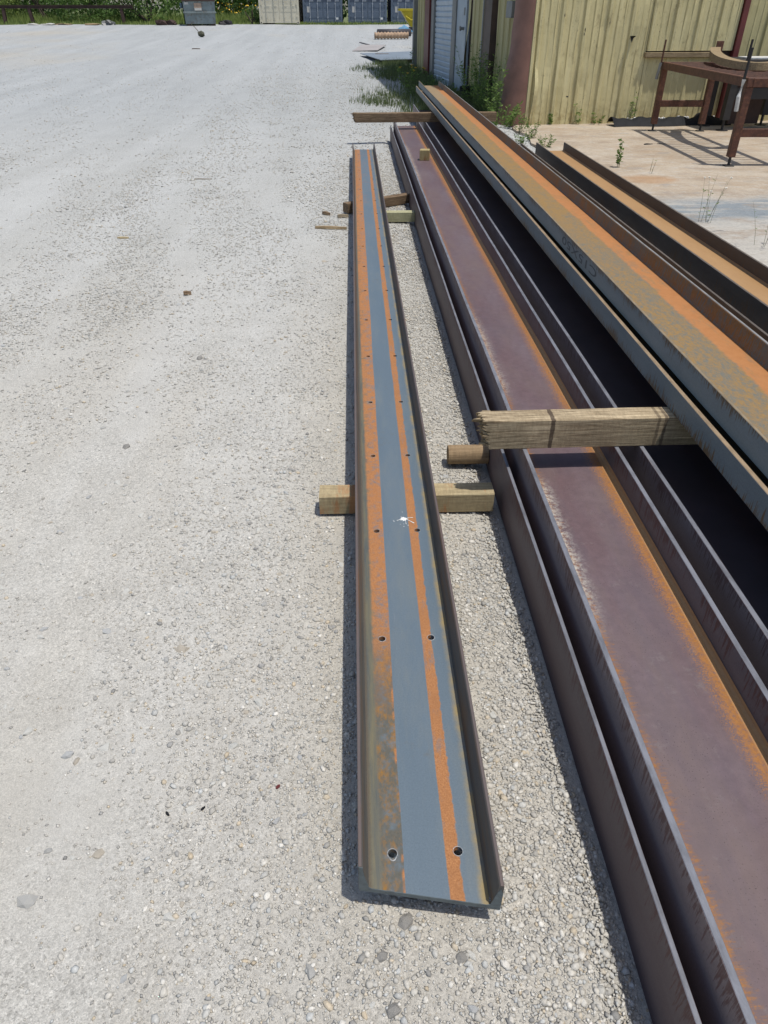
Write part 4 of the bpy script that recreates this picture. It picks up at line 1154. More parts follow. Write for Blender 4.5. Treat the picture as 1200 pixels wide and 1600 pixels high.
eb_ = MB().box(-0.16, -0.035, 0.62, 0.98, 1.58, 1.82, 0.006); eb_.build('electric_box', G['grey_metal'], bld)['label'] = 'small grey electric box on the side wall'

# ------------------------------------------------------------------ rusty slatted table
TX, TY = 4.90, 9.99
tb = thing('welding_table', 'long red brown steel welding table with slatted top on the concrete slab', 'table', (0, 0, 0.02))
fl_, bl_ = Vector((4.90, 9.99)), Vector((5.05, 13.28))
dv = (bl_ - fl_).normalized(); du = Vector((dv.y, -dv.x))
TWd = 0.80; TLn = (bl_ - fl_).length
Mt = Matrix(((du.x, dv.x, 0, fl_.x), (du.y, dv.y, 0, fl_.y), (0, 0, 1, 0), (0, 0, 0, 1)))
def tpart(name, boxes, mat=None, parent=None, tubes=()):
    mb = MB()
    for b_ in boxes: mb.box(*b_, 0.003, M=Mt)
    for (pts, r_) in tubes: mb.tube([Mt @ Vector(p) for p in pts], r_, 8)
    return mb.build(name, mat or G['rust_table'], parent or tb)
ZT = 0.99
for (u, v) in ((0, 0), (TWd, 0), (0, TLn), (TWd, TLn)):
    lo = tpart('leg', [(u - 0.045, u + 0.045, v - 0.045, v + 0.045, 0.11, ZT - 0.1)])
    tpart('levelling_foot', [(u - 0.06, u + 0.06, v - 0.05, v + 0.05, 0.0, 0.012)], G['black_steel'], lo, [([(u, v, 0.01), (u, v, 0.13)], 0.018)])
for u in (0.0, TWd): tpart('top_rail', [(u - 0.05 if u == 0 else u - 0.02, u + 0.02 if u == 0 else u + 0.05, -0.06, TLn + 0.06, ZT - 0.098, ZT)])
for v in (0.0, TLn): tpart('end_rail', [(0.022, TWd - 0.022, v - 0.06 if v == 0 else v - 0.01, v + 0.01 if v == 0 else v + 0.06, ZT - 0.098, ZT - 0.002)])
tpart('stretcher', [(0.047, TWd - 0.047, TLn - 0.03, TLn + 0.03, 0.36, 0.455)])
tpart('stretcher', [(0.047, TWd - 0.047, -0.03, 0.03, 0.34, 0.435)])
ns = 17
for k in range(ns):
    v = 0.16 + (TLn - 0.3) * k / (ns - 1)
    tpart('slat', [(0.022, TWd - 0.022, v - 0.012, v + 0.012, ZT - 0.055, ZT - 0.006)])
tpart('centre_rail', [(0.34, 0.46, 0.02, TLn - 0.02, ZT - 0.092, ZT - 0.057)])
tpart('upright_rod', [], None, None, [([(-0.07, TLn, ZT - 0.09), (-0.07, TLn - 0.02, ZT + 0.30)], 0.014)])
sr = tpart('upright_rod', [], G['black_steel'], None, [([(-0.08, 0.0, ZT - 0.05), (-0.075, -0.01, ZT + 0.31)], 0.017)])
tpart('taped_sleeve', [], G['white_foam'], sr, [([(-0.082, -0.01, ZT - 0.36), (-0.10, -0.02, ZT - 0.20), (-0.085, -0.02, ZT - 0.02)], 0.026)])
tpart('taped_sleeve', [], G['grey_metal'], tb, [([(-0.10, TLn, ZT - 0.24), (-0.075, TLn, ZT - 0.01)], 0.024)])
tpart('flat_upright', [(TWd - 0.02, TWd + 0.09, TLn + 0.062, TLn + 0.085, ZT - 0.25, ZT + 0.28)])
tpart('upright_rod', [], G['black_steel'], None, [([(TWd + 0.08, 2.3, ZT - 0.05), (TWd + 0.085, 2.3, ZT + 0.33)], 0.018)])
# curved plank on the table
ar = MB(); vs = []; fs = []
ctl = [Vector(p) for p in ((5.98, 11.50, 0), (5.62, 11.28, 0), (5.44, 11.46, .006), (5.42, 12.0, .03), (5.56, 12.65, .07), (5.78, 13.20, .11))]
path = []
for k in range(len(ctl) - 1):
    p0, p1, p2, p3 = ctl[max(k - 1, 0)], ctl[k], ctl[k + 1], ctl[min(k + 2, len(ctl) - 1)]
    for q in range(5):
        t = q / 5
        path.append(0.5 * ((2 * p1) + (p2 - p0) * t + (2 * p0 - 5 * p1 + 4 * p2 - p3) * t * t + (3 * p1 - p0 - 3 * p2 + p3) * t ** 3))
path.append(ctl[-1]); n = len(path) - 1
for k, p in enumerate(path):
    d = path[min(k + 1, n)] - path[max(k - 1, 0)]
    s2 = Vector((-d.y, d.x, 0)).normalized() * 0.075
    for (q, z_) in ((-1, 0), (1, 0), (1, .092), (-1, .092)):
        vs.append(p + s2 * q + Vector((0, 0, ZT + .0005 + z_)))
for k in range(n):
    for a in range(4):
        b_ = (a + 1) % 4
        fs.append((k * 4 + a, k * 4 + b_, (k + 1) * 4 + b_, (k + 1) * 4 + a))
fs += [(0, 3, 2, 1), (n * 4, n * 4 + 1, n * 4 + 2, n * 4 + 3)]
ar.add(vs, fs); ao = ar.build('curved_plank', G['cardboard']); ao.location = (0, 0, 0.02)
tag(ao, 'curved sawn plank lying on the slatted welding table', 'plank')

# dark second table behind
t2 = thing('work_table', 'black steel work table standing behind the slatted welding table', 'table', (6.25, 13.30, 0.02), R(4))
for (u, v) in ((0, 0), (1.05, 0.05), (0.0, 0.62), (1.05, 0.62)):
    lo = MB().box(u - 0.06, u + 0.06, v - 0.06, v + 0.06, 0.16, 0.95, 0.003).build('leg', G['black_steel'], t2)
    MB().tube([(u, v, 0.0), (u, v, 0.012)], 0.10, 14).tube([(u, v, 0.012), (u, v, 0.17)], 0.022, 8).build('levelling_foot', G['black_steel'], lo)
MB().box(0.065, 0.985, -0.03, 0.03, 0.46, 0.62, 0.003).build('stretcher', G['black_steel'], t2)
MB().box(-0.1, 1.9, -0.12, 0.72, 0.955, 1.02, 0.004).build('table_top', G['black_steel'], t2)
MB().box(0.30, 0.85, 0.40, 0.46, 0.05, 0.95, 0.003).build('back_plate', G['rust_beam'], t2)
wp = MB().box(0.2, 1.6, 0.0, 0.4, 1.0205, 1.045, 0.004).build('plate', G['white_foam']); wp.location = (6.25, 13.30, 0.02); wp.rotation_euler = (0, 0, R(4))
tag(wp, 'pale sheet lying on top of the black work table', 'sheet')

# black plastic sheeting along the wall with white foam crumbs
pl = MB(); vs = []; fs = []; nu, nv = 60, 9
for k in range(nu + 1):
    t = k / nu; u = 1.55 + 2.15 * t
    for a in range(nv + 1):
        q = a / nv
        yy = -0.16 - 0.36 * q + 0.025 * math.sin(t * 11) * (0.4 + q)
        zz = 0.02 + (0.13 * math.sin(math.pi * (0.1 + 0.9 * q)) * (0.85 + 0.12 * math.sin(t * 23 + q * 3) + 0.10 * math.sin(t * 51 + 4 * q))) + 0.010 * random.random()
        if t > 0.72: zz += 0.11 * math.exp(-((t - 0.78) / 0.03) ** 2) * (1 - q)
        vs.append((u, yy, max(0.022, zz)))
for k in range(nu):
    for a in range(nv):
        p = k * (nv + 1) + a
        fs.append((p, p + nv + 1, p + nv + 2, p + 1))
pl.add(vs, fs); po = pl.build('plastic_sheeting', G['black_plastic'], None, True)
po.location = O; po.rotation_euler = (0, 0, TH)
tag(po, 'crumpled black plastic sheeting along the foot of the yellow wall', 'plastic sheet')
fo = MB()
for k in range(46):
    u = 1.85 + 1.75 * random.random(); s_ = random.uniform(0.015, 0.045)
    yy = -0.07 - 0.13 * random.random(); zz = 0.07 + 0.04 * random.random()
    M_ = Matrix.Translation((u, yy, zz)) @ Matrix.Rotation(random.uniform(0, 6), 4, Vector((random.random(), random.random(), 1)).normalized())
    fo.add([M_ @ Vector(tuple(IV[j] * s_ * np.array([1.3, 1, .7]) * (1 + random.uniform(-.25, .25)))) for j in range(12)], [tuple(f_) for f_ in IF])
fob = fo.build('foam_debris', G['white_foam']); fob.location = O; fob.rotation_euler = (0, 0, TH)
tag(fob, 'white foam crumbs and rubble heaped on the black plastic sheeting', 'debris', kind='stuff')

# bucket by the wall
bk = thing('bucket', 'black plastic bucket standing beside the side door', 'bucket', (2.50, 17.9, 0.0))
bb = MB(); n = 24; vs = []; fs = []
prof = [(0.125, 0.01), (0.14, 0.12), (0.152, 0.28), (0.152, 0.30), (0.165, 0.30), (0.165, 0.33), (0.150, 0.335), (0.145, 0.29), (0.12, 0.03)]
for (r_, z_) in prof:
    for k in range(n):
        vs.append((r_ * math.cos(2 * math.pi * k / n), r_ * math.sin(2 * math.pi * k / n), z_))
for a in range(len(prof) - 1):
    for k in range(n):
        fs.append((a * n + k, a * n + (k + 1) % n, (a + 1) * n + (k + 1) % n, (a + 1) * n + k))
fs.append(tuple(range(n))[::-1]); fs.append(tuple((len(prof) - 1) * n + k for k in range(n)))
bb.add(vs, fs); bb.build('pail', G['black_plastic'], bk, True)
MB().tube([(0.165 * math.cos(a), 0.165 * math.sin(a), 0.30 - 0.12 * math.sin(a)) for a in np.linspace(0, math.pi, 12)], 0.004, 6).build('handle', G['grey_metal'], bk)

# ------------------------------------------------------------------ plants
def leaf_cloud(P, size, aspect=0.5, up=0.0, tone=None, dirs=None):
    """P (n,3) leaf centres -> quads folded in random directions"""
    n = len(P)
    d = rng.normal(size=(n, 3)) if dirs is None else dirs + rng.normal(size=(n, 3)) * 0.35
    d[:, 2] += up; d /= np.linalg.norm(d, axis=1)[:, None]
    s_ = rng.normal(size=(n, 3)); s_ -= (s_ * d).sum(1)[:, None] * d; s_ /= np.linalg.norm(s_, axis=1)[:, None]
    L_ = (size * rng.uniform(0.6, 1.3, n))[:, None]
    a = P - d * L_ * 0.5; b = P + s_ * L_ * aspect * 0.5; c_ = P + d * L_ * 0.5; e = P - s_ * L_ * aspect * 0.5
    V = np.stack([a, b, c_, e], 1).reshape(-1, 3)
    F = np.arange(4 * n).reshape(-1, 4)
    tn = rng.random(n) if tone is None else tone
    C = np.repeat(np.clip(tn, 0, 1)[:, None] * np.ones(3), 4, 0)
    return V, F, C

def blades(P, h, wdt, lean=0.35):
    n = len(P)
    a = rng.uniform(0, 2 * np.pi, n); dx = np.stack([np.cos(a), np.sin(a), np.zeros(n)], 1) * (wdt * rng.uniform(.6, 1.3, n))[:, None]
    b = rng.uniform(0, 2 * np.pi, n); ln = (lean * rng.random(n) * h)[:, None]
    tipd = np.stack([np.cos(b), np.sin(b), np.zeros(n)], 1) * ln
    up = np.stack([np.zeros(n), np.zeros(n), h], 1)
    V = np.stack([P - dx, P + dx, P + up * .55 + tipd * .35 + dx * .7, P + up * .55 + tipd * .35 - dx * .7, P + up + tipd], 1).reshape(-1, 3)
    base = (np.arange(n) * 5)[:, None]
    F = np.concatenate([base + np.array([[0, 1, 2]]), base + np.array([[0, 2, 3]]), base + np.array([[3, 2, 4]])])
    C = np.repeat(rng.random(n)[:, None] * np.ones(3), 5, 0)
    return V, F, C

# grass patch between the yard and the side wall
def grass_patch():
    n = 34000
    x = rng.uniform(-0.1, 2.6, n); y = rng.uniform(15.2, 28.5, n)
    wallx = 2.966 - 0.0875 * (y - 14.17)
    leftx = 0.25 + 0.35 * np.sin(y * 0.9) + 0.25 * np.sin(y * 2.3 + 1)
    dens = np.clip((x - leftx) / 0.8, 0, 1) ** 0.8
    cl = 0.5 + 0.5 * np.sin(x * 5.1 + 1.3 * np.sin(y * 1.7)) * np.sin(y * 1.4 + x * 2)
    thin = np.where((y > 19.6) & (y < 22.5) & (x < 1.3), 0.22, 1.0)
    thin = np.where((y < 17.3) & (x < 0.95), 0.4, thin)
    keep = (x < wallx - 0.06) & (rng.random(n) < dens * (0.2 + 0.8 * cl) * thin) & (y > 15.1)
    x, y = x[keep], y[keep]
    h = rng.uniform(0.05, 0.22, len(x)) * (0.6 + 0.8 * np.clip((x - 0.6) / 1.2, 0, 1))
    P = np.stack([x, y, terr(y) + und(x, y)], 1)
    return blades(P, h, 0.006)
v, f, c = grass_patch()
g = np_mesh('grass', v, f, mat_leaf('dull_grass_blade', (0.07, 0.10, 0.035), (0.20, 0.24, 0.10)), colors=c)
tag(g, 'patchy grass growing in gravel beside the side wall', 'grass', kind='stuff')

def weed(name, label, x, y, z, h, nst, spread, lsize, leaf='leaf_weed', per=26, group='weeds', lean=0.15, flower=None, aspect=0.28, sth=1.0):
    o = thing(name, label, 'weed', (x, y, z), 0, group)
    st = MB(); Pl, Dl, tips = [], [], []
    for k in range(nst):
        a = random.uniform(0, 6.28); r_ = spread * random.random() ** 0.6
        bx_, by_ = r_ * math.cos(a) * 0.5, r_ * math.sin(a) * 0.5
        hh = h * random.uniform(0.6, 1.0)
        tx = bx_ + math.cos(a) * r_ * 0.6 + random.uniform(-1, 1) * lean * hh; ty = by_ + math.sin(a) * r_ * 0.6 + random.uniform(-1, 1) * lean * hh
        pts = [Vector((bx_ + (tx - bx_) * t ** 1.4, by_ + (ty - by_) * t ** 1.4, hh * t)) for t in (0, .33, .66, 1)]
        st.tube(pts, [0.0035 * sth, 0.003 * sth, 0.0022 * sth, 0.001 * sth], 5, False)
        tips.append(pts[-1])
        for q in range(per):
            t = 0.12 + 0.88 * random.random()
            i_ = min(2, int(t * 3)); fr = t * 3 - i_
            p = pts[i_].lerp(pts[i_ + 1], fr)
            an_ = random.uniform(0, 6.28)
            d = Vector((math.cos(an_), math.sin(an_), random.uniform(-0.1, 0.9))).normalized()
            Pl.append(p + d * lsize * 0.45); Dl.append(d)
    st.build('stem', G['stem'], o)
    if Pl:
        n = len(Pl)
        v, f, c = leaf_cloud(np.array(Pl), lsize, aspect, 0, None, np.array(Dl) * 3)
        np_mesh('foliage', v, f, G[leaf], o, c, nside=4)
    if flower:
        mat, fs_, cnt = flower
        for k in range(min(cnt, len(tips))):
            p = tips[k]; fb = MB(); m = 9
            for q in range(m):
                a = 2 * math.pi * q / m
                d = Vector((math.cos(a), math.sin(a), 0.25)); s2 = Vector((-math.sin(a), math.cos(a), 0))
                fb.add([p + d * fs_ * .15 - s2 * fs_ * .08, p + d * fs_ * .6 - s2 * fs_ * .2, p + d * fs_, p + d * fs_ * .6 + s2 * fs_ * .2, p + d * fs_ * .15 + s2 * fs_ * .08], [(0, 1, 2, 3, 4)])
            fb.tube([p - Vector((0, 0, .01)), p + Vector((0, 0, fs_ * .2))], fs_ * 0.28, 8)
            fb.build('flower', G[mat], o)
    return o

def wallpos(v, off):
    th = TH
    return (O[0] - math.sin(th) * v - math.cos(th) * off, O[1] + math.cos(th) * v - math.sin(th) * off)
wl = [(2.75, .22, 1.10, 12, .40, 'tall dense green weed in front of the side wall, left of the downspout'),
      (2.05, .24, 1.25, 13, .38, 'tallest leafy weed growing over the brown downspout foot'),
      (1.45, .28, 1.20, 12, .36, 'tall green weed between brown downspout and crumpled corner sheet'),
      (0.85, .36, 0.85, 9, .30, 'green weed growing at the shadowed edge of the corner sheet'),
      (0.25, .48, 1.05, 7, .22, 'slender weed standing in front of the crumpled red brown corner sheet'),
      (-0.25, .42, 0.45, 9, .34, 'low bushy weed at the foot of the building corner')]
for (v_, of, h_, ns_, sp_, lab) in wl:
    x, y = wallpos(v_, of)
    weed('tall_weed', lab, x, y, T(y) - 0.01, h_, ns_ + 2, sp_, 0.075, per=44, group='weeds along the side wall', aspect=0.22)
for k, (x, y, h_, lab) in enumerate(((2.78, 13.3, .30, 'small weed in the gravel strip below the building corner'), (2.80, 12.5, .26, 'small weed at the slab edge, between corner weeds and beam ends'), (2.86, 11.7, .20, 'low weed at the slab edge just behind the beam ends'), (2.55, 12.0, .18, 'low grey green weed in gravel beyond the hidden beam end'))):
    weed('small_weed', lab, x, y, 0.0, h_, 8, .16, 0.05, per=16, group='weeds along the slab edge')
weed('small_weed', 'upright leafy weed growing on the slab beyond the tan rusted beam', 3.42, 9.95, 0.0, .42, 3, .05, 0.055, per=22, group='weeds on the slab', aspect=.42)
weed('thin_weed', 'thin bare dry weed on the slab beside the upright leafy one', 3.72, 9.55, 0.0, .28, 2, .05, 0.03, per=4, group='weeds on the slab', leaf='leaf_light')
weed('flowering_weed', 'thin weed with small white flowers rising behind the tan rusted beam', 3.36, 7.05, 0.0, .46, 7, .14, 0.035, per=3, group='weeds on the slab', flower=('petal_w', 0.016, 5), lean=.25, sth=.5)
weed('thin_weed', 'thin dry grass weed on the slab at the right picture edge', 3.50, 6.15, 0.0, .40, 6, .16, 0.03, per=3, group='weeds on the slab', lean=.3, sth=.45)
for (u_, off_, h_, lab) in ((1.05, .10, .34, 'small green weed against the yellow wall, left of the plastic sheeting'), (0.55, .10, .24, 'tiny green weed against the yellow wall near the corner'), (2.08, .08, .55, 'pale green weed against the yellow wall behind the sheeting'), (1.35, .12, .22, 'tiny dry weed against the yellow wall beside the small green one')):
    x = O[0] + math.cos(TH) * u_ + math.sin(TH) * off_; y = O[1] + math.sin(TH) * u_ - math.cos(TH) * off_
    weed('wall_weed', lab, x, y, 0.015, h_, 3, .12, 0.055, per=16, group='weeds along the yellow wall', aspect=.4)
weed('yellow_flower', 'clump of yellow flowers growing by the far end of the raised channels', 1.42, 21.0, T(21) - .01, .52, 14, .42, 0.08, per=16, group='flowers by the side wall', flower=('petal', 0.055, 9), lean=.1)
weed('dark_weed', 'dark leafy weed silhouetted against the grey steel plates', 1.72, 23.8, T(23.8), 1.0, 3, .18, 0.07, per=20, group='weeds by the side wall', leaf='leaf_dark')
for k, (x, y, lab) in enumerate(((1.55, 19.2, 'broad green weed beside the far end of the raised channels'), (2.05, 20.4, 'green weed at the foot of the pale roller door'), (1.9, 22.6, 'green weed at the foot of the maroon post'), (2.30, 18.8, 'green weed growing under the pale grey door'))):
    weed('leafy_weed', lab, x, y, T(y) - .01, .30, 10, .42, 0.07, per=26, group='weeds by the side wall')

# ------------------------------------------------------------------ far yard
# steel plates lying on blocks
pz = T(29) + 0.10
pt_ = thing('steel_plate', 'large grey steel plate lying on blocks behind the grass', 'steel plate', (0, 0, 0))
MB().add([(0.95, 27.9, pz + .0), (2.2, 28.2, pz + .02), (2.3, 32.4, pz + .06), (0.30, 31.6, pz + .03)] + [(0.95, 27.9, pz + .02), (2.2, 28.2, pz + .04), (2.3, 32.4, pz + .08), (0.30, 31.6, pz + .05)],
         [(0, 3, 2, 1), (4, 5, 6, 7), (0, 1, 5, 4), (1, 2, 6, 5), (2, 3, 7, 6), (3, 0, 4, 7)]).build('sheet', G['plate'], pt_)
for (x, y) in ((1.2, 28.6), (2.1, 28.8), (1.1, 31.0)):
    MB().box(x - .25, x + .25, y - .06, y + .06, T(y) - .02, T(y) + 0.095 + (y - 28) * 0.006, .004).build('support_block', G['brown_lumber'], pt_)
p2 = MB(); pz2 = T(33.8) + .03
p2.add([(0.0, 33.7, pz2 - .03), (1.0, 33.5, pz2), (1.45, 36.0, T(36) + .06), (0.4, 36.2, T(36) + .06)] + [(0.0, 33.7, pz2 - .01), (1.0, 33.5, pz2 + .02), (1.45, 36.0, T(36) + .08), (0.4, 36.2, T(36) + .08)],
       [(0, 3, 2, 1), (4, 5, 6, 7), (0, 1, 5, 4), (1, 2, 6, 5), (2, 3, 7, 6), (3, 0, 4, 7)])
tag(p2.build('steel_plate', G['plate_rust']), 'pale steel plate lying flat on gravel beyond the large grey plate', 'steel plate')
rdm = MB().tube([(0.35, 38.2, T(38.2) + .02), (0.75, 36.8, T(36.8) + .02)], 0.03, 8)
tag(rdm.build('steel_rod', G['dark_pipe']), 'short dark rod on the gravel beyond the plates', 'rod')
# ribbed pipe with smooth dark pipe behind
rp = MB(); pts = []; rr = []
for k in range(41):
    t = k / 40; pts.append((1.10 + 1.6 * t, 40.6 + 0.35 * t, T(40.7) + .15)); rr.append(0.13 + 0.022 * math.cos(k * math.pi / 2.0))
rp.tube(pts, rr, 16)
tag(rp.build('ribbed_pipe', G['rust_pipe'], None, True), 'tan rusty ribbed pipe lying on the far gravel', 'pipe')
dp = MB().tube([(1.25, 41.6, T(41.6) + .2), (2.9, 41.95, T(41.9) + .2)], 0.16, 16)
tag(dp.build('dark_pipe', G['dark_pipe'], None, True), 'smooth dark pipe lying behind the tan ribbed pipe', 'pipe')

# yellow tipping hopper
hp = thing('tipping_hopper', 'bright yellow steel tipping hopper behind the building corner', 'hopper', (2.95, 46.2, T(46.2)))
def trap(b0, b1):
    (x0, x1, y0, y1, z0), (X0, X1, Y0, Y1, Z1) = b0, b1
    return [(x0, y0, z0), (x1, y0, z0), (x1, y1, z0), (x0, y1, z0), (X0, Y0, Z1), (X1, Y0, Z1), (X1, Y1, Z1), (X0, Y1, Z1)]
BF = [(0, 3, 2, 1), (0, 1, 5, 4), (1, 2, 6, 5), (2, 3, 7, 6), (3, 0, 4, 7)]
MB().add(trap((0.25, 1.55, .1, 1.2, .22), (-0.30, 1.6, 0, 1.3, .98)), BF).build('tub', G['safety_yellow'], hp)
MB().box(-0.36, 1.66, -0.05, 0.02, .93, 1.03, .005).box(-0.36, 1.66, 1.28, 1.35, .93, 1.03, .005).box(-.40, -.33, 0.03, 1.27, .93, 1.03, .005).build('rim', G['safety_yellow'], hp)
for x_ in (0.45, 0.95, 1.40):
    MB().add([(x_ - .03, -.01, .98), (x_ + .03, -.01, .98), (x_ + .03, .085, .25), (x_ - .03, .085, .25), (x_ - .03, -.06, .98), (x_ + .03, -.06, .98), (x_ + .03, .03, .25), (x_ - .03, .03, .25)], [(4, 5, 6, 7), (0, 4, 7, 3), (1, 2, 6, 5), (0, 1, 5, 4), (3, 7, 6, 2)]).build('rib', G['safety_yellow'], hp)
MB().box(.2, 1.6, .1, .35, 0.0, .20, .01).box(.2, 1.6, .9, 1.15, 0, .20, .01).build('fork_pocket', G['dark_pipe'], hp)
MB().tube([(-.05, -.06, .70), (0.25, -.10, .52), (0.5, -.08, .60)], .035, 8).build('release_lever', G['safety_yellow'], hp)
bt = MB(); vs = []; fs = []
for k in range(9):
    for a in range(7):
        vs.append((k * .13 - .5, a * .09 - .27, 0.02 + max(0, .30 * math.sin(k / 8 * math.pi) * math.sin(a / 6 * math.pi) + random.uniform(-.05, .05))))
for k in range(8):
    for a in range(6): fs.append((k * 7 + a, (k + 1) * 7 + a, (k + 1) * 7 + a + 1, k * 7 + a + 1))
bt.add(vs, fs); o = bt.build('tarp', G['blue_tarp']); o.location = (2.75, 45.4, T(45.4)); tag(o, 'crumpled blue tarp on the ground in front of the yellow hopper', 'tarp')

# dark rock with a stick far out
o = thing('rock', 'dark mossy rock with a thin stick, alone on the far gravel', 'rock', (-7.45, 42.4, T(42.4)))
rk = MB(); rk.add([tuple(IV[j] * np.array([.21, .18, .15]) * (1 + random.uniform(-.2, .2)) + np.array([0, 0, .12])) for j in range(12)], [tuple(q) for q in IF])
rk.build('stone', G['rock'], o)
MB().tube([(-.1, 0, .2), (-.3, .05, .42), (-.36, .05, .48)], .015, 6).build('stick', G['bark'], o)
chip('stick', 'short forked twig on far gravel near the mossy rock', 'stick', -6.49, 35.3, .35, .03, .03, G['bark'], 0.5)

# containers
def container(label, x0, y0, w_, l_, paint, rod, cream):
    z0 = T(53) + 0.04
    o = thing('shipping_container', label, 'container', (x0, y0, z0), 0, 'shipping containers at the yard edge')
    h = 2.59; pm = G[paint]; rm = G[rod]
    # corrugated sides, roof, back
    for side_, xx in ((-1, 0.0), (1, w_)):
        mb = MB(); vs = []; fs = []; yv = 0.12; k = 0
        while yv < l_ - .1:
            for (dy, dx) in ((0, 0), (.07, 0), (.10, .035), (.17, .035), (.20, 0)):
                vs += [(xx - side_ * (.02 + dx), yv + dy, .16), (xx - side_ * (.02 + dx), yv + dy, h - .1)]
            yv += .2
        for k in range(len(vs) // 2 - 1): fs.append((2 * k, 2 * k + 1, 2 * k + 3, 2 * k + 2))
        mb.add(vs, fs).build('side_wall', pm, o)
    MB().box(.03, w_ - .03, .1, l_ - .02, h - .06, h - .02).build('roof', pm, o)
    MB().box(.03, w_ - .03, l_ - .06, l_ - .02, .16, h - .07).build('end_wall', pm, o)
    fr = MB()
    fr.box(0, .12, 0, .12, .121, h - .121, .005).box(w_ - .12, w_, 0, .12, .121, h - .121, .005)
    fr.box(.121, w_ - .121, 0.005, .12, .03, .16, .004).box(.121, w_ - .121, 0.005, .12, h - .12, h, .004)
    fr.box(0.005, .115, .18, l_, .03, .155).box(w_ - .115, w_ - .005, .18, l_, .03, .155)
    fr.build('frame', pm, o)
    for xx in (0, w_ - .17):
        for zz in (0, h - .12):
            mb = MB().box(xx - .003, xx + .173, -.006, .17, zz, zz + .12, .006); c_ = mb.build('corner_casting', pm, o)
            MB().box(xx + .05, xx + .12, -.0085, -.006, zz + .03, zz + .09).build('casting_hole', G['black_steel'], c_)
    hw = (w_ - .26) / 2
    for d in (0, 1):
        xa = .125 + d * (hw + .01)
        dm = MB().box(xa, xa + hw, .02, .06, .165, h - .125, .004)
        for zc in (.45, .95, 1.45, 1.95, 2.3) if not cream else (.75, 1.45, 2.1):
            dm.box(xa + .06, xa + hw - .06, .012, .0197, zc - .16, zc + .16, .003)
        do = dm.build('door', pm, o)
        for fx in (.28, .72):
            rb2 = MB().tube([(xa + hw * fx, -.015, .10), (xa + hw * fx, -.015, h - .05)], .017, 8)
            for zz in (.32, 1.0, 1.6, 2.25): rb2.box(xa + hw * fx - .035, xa + hw * fx + .035, -.03, .018, zz - .03, zz + .03)
            rb2.build('lock_rod', rm, do)
        MB().box(xa + hw * .30, xa + hw * .50, -.045, -.033, 1.12, 1.16).box(xa + hw * .74, xa + hw * .94, -.045, -.033, 1.12, 1.16).build('door_handle', rm if not cream else G['cream_rod'], do)
        for zz in (.4, 1.0, 1.6, 2.2): MB().box((xa - .02) if d == 0 else (xa + hw - .06), (xa + .06) if d == 0 else (xa + hw + .02), -.012, .0115, zz - .06, zz + .06).build('hinge', pm, do)
        if not cream:
            MB().box(xa + .03, xa + hw - .03, .004, .011, 1.10, 1.27).build('band', G['navy_dark'], do)
            if d == 0: MB().box(xa + .13, xa + .33, .004, .0115, .56, .86).build('data_plate', G['label_wh'], do)['label'] = 'pale data plate'
            else: MB().box(xa + hw - .27, xa + hw - .13, .004, .0115, .20, .30).build('sticker', G['white'], do)
        elif d == 0:
            MB().box(xa + .05, xa + .20, .004, .0115, 1.22, 1.40).build('data_plate', G['grey_metal'], do)
    return o
container('cream shipping container with doors shut, left end of the container row', -5.63, 53.0, 2.42, 6.0, 'cream', 'cream_rod', True)
container('grey blue shipping container standing next to the cream one', -2.98, 53.4, 2.42, 6.0, 'navy', 'rodgrey', False)
container('grey blue shipping container, middle one of the three blue', -0.20, 53.4, 2.40, 6.0, 'navy', 'rodgrey', False)
container('grey blue shipping container partly hidden behind yellow hopper and building', 2.45, 53.4, 2.42, 6.0, 'navy', 'rodgrey', False)

# dumpster
dz = T(51.5)
dm_ = thing('dumpster', 'grey green steel dumpster with faded orange label beside the bushes', 'dumpster', (-9.9, 51.5, dz + .02), R(9))
MB().add(trap((0.02, 1.78, .05, 1.5, .08), (-.02, 1.84, 0, 1.75, 1.25)), BF).build('body', G['dumpster'], dm_)
MB().box(-.05, 1.87, -.05, .02, .60, .68, .006).build('front_seam', G['dumpster'], dm_)
MB().box(-.06, 1.88, -.07, -.005, 1.18, 1.30, .008).build('rim', G['rust_beam'], dm_)
MB().add([(-.06, -.02, 1.305), (1.88, -.02, 1.305), (1.88, 1.8, 1.75), (-.06, 1.8, 1.75), (-.06, -.02, 1.36), (1.88, -.02, 1.36), (1.88, 1.8, 1.81), (-.06, 1.8, 1.81)], BF + [(4, 5, 6, 7)]).build('lid', G['dumpster'], dm_)
MB().add([(-.03, .02, .08), (-.03, 1.5, .08), (-.06, 1.76, 1.74), (-.06, 0.0, 1.29)], [(0, 1, 2, 3)]).build('side_plate', G['dumpster_blue'], dm_)
MB().box(-.20, -.062, .3, .55, .85, 1.1, .01).build('side_pocket', G['dumpster_blue'], dm_)
MB().box(.62, 1.05, -.016, -.008, .86, 1.10).build('warning_label', G['label_or'], dm_)['label'] = 'faded orange and white warning label'
MB().box(.63, 1.04, -.018, -.012, .735, .855).build('warning_label', G['label_wh'], dm_)
MB().box(.08, .3, -.016, -.006, 1.02, 1.14).build('sticker', G['label_wh'], dm_)
MB().box(.1, .3, .08, 1.4, -.02, .08).box(1.5, 1.7, .08, 1.4, -.02, .08).build('skid', G['rust_beam'], dm_)

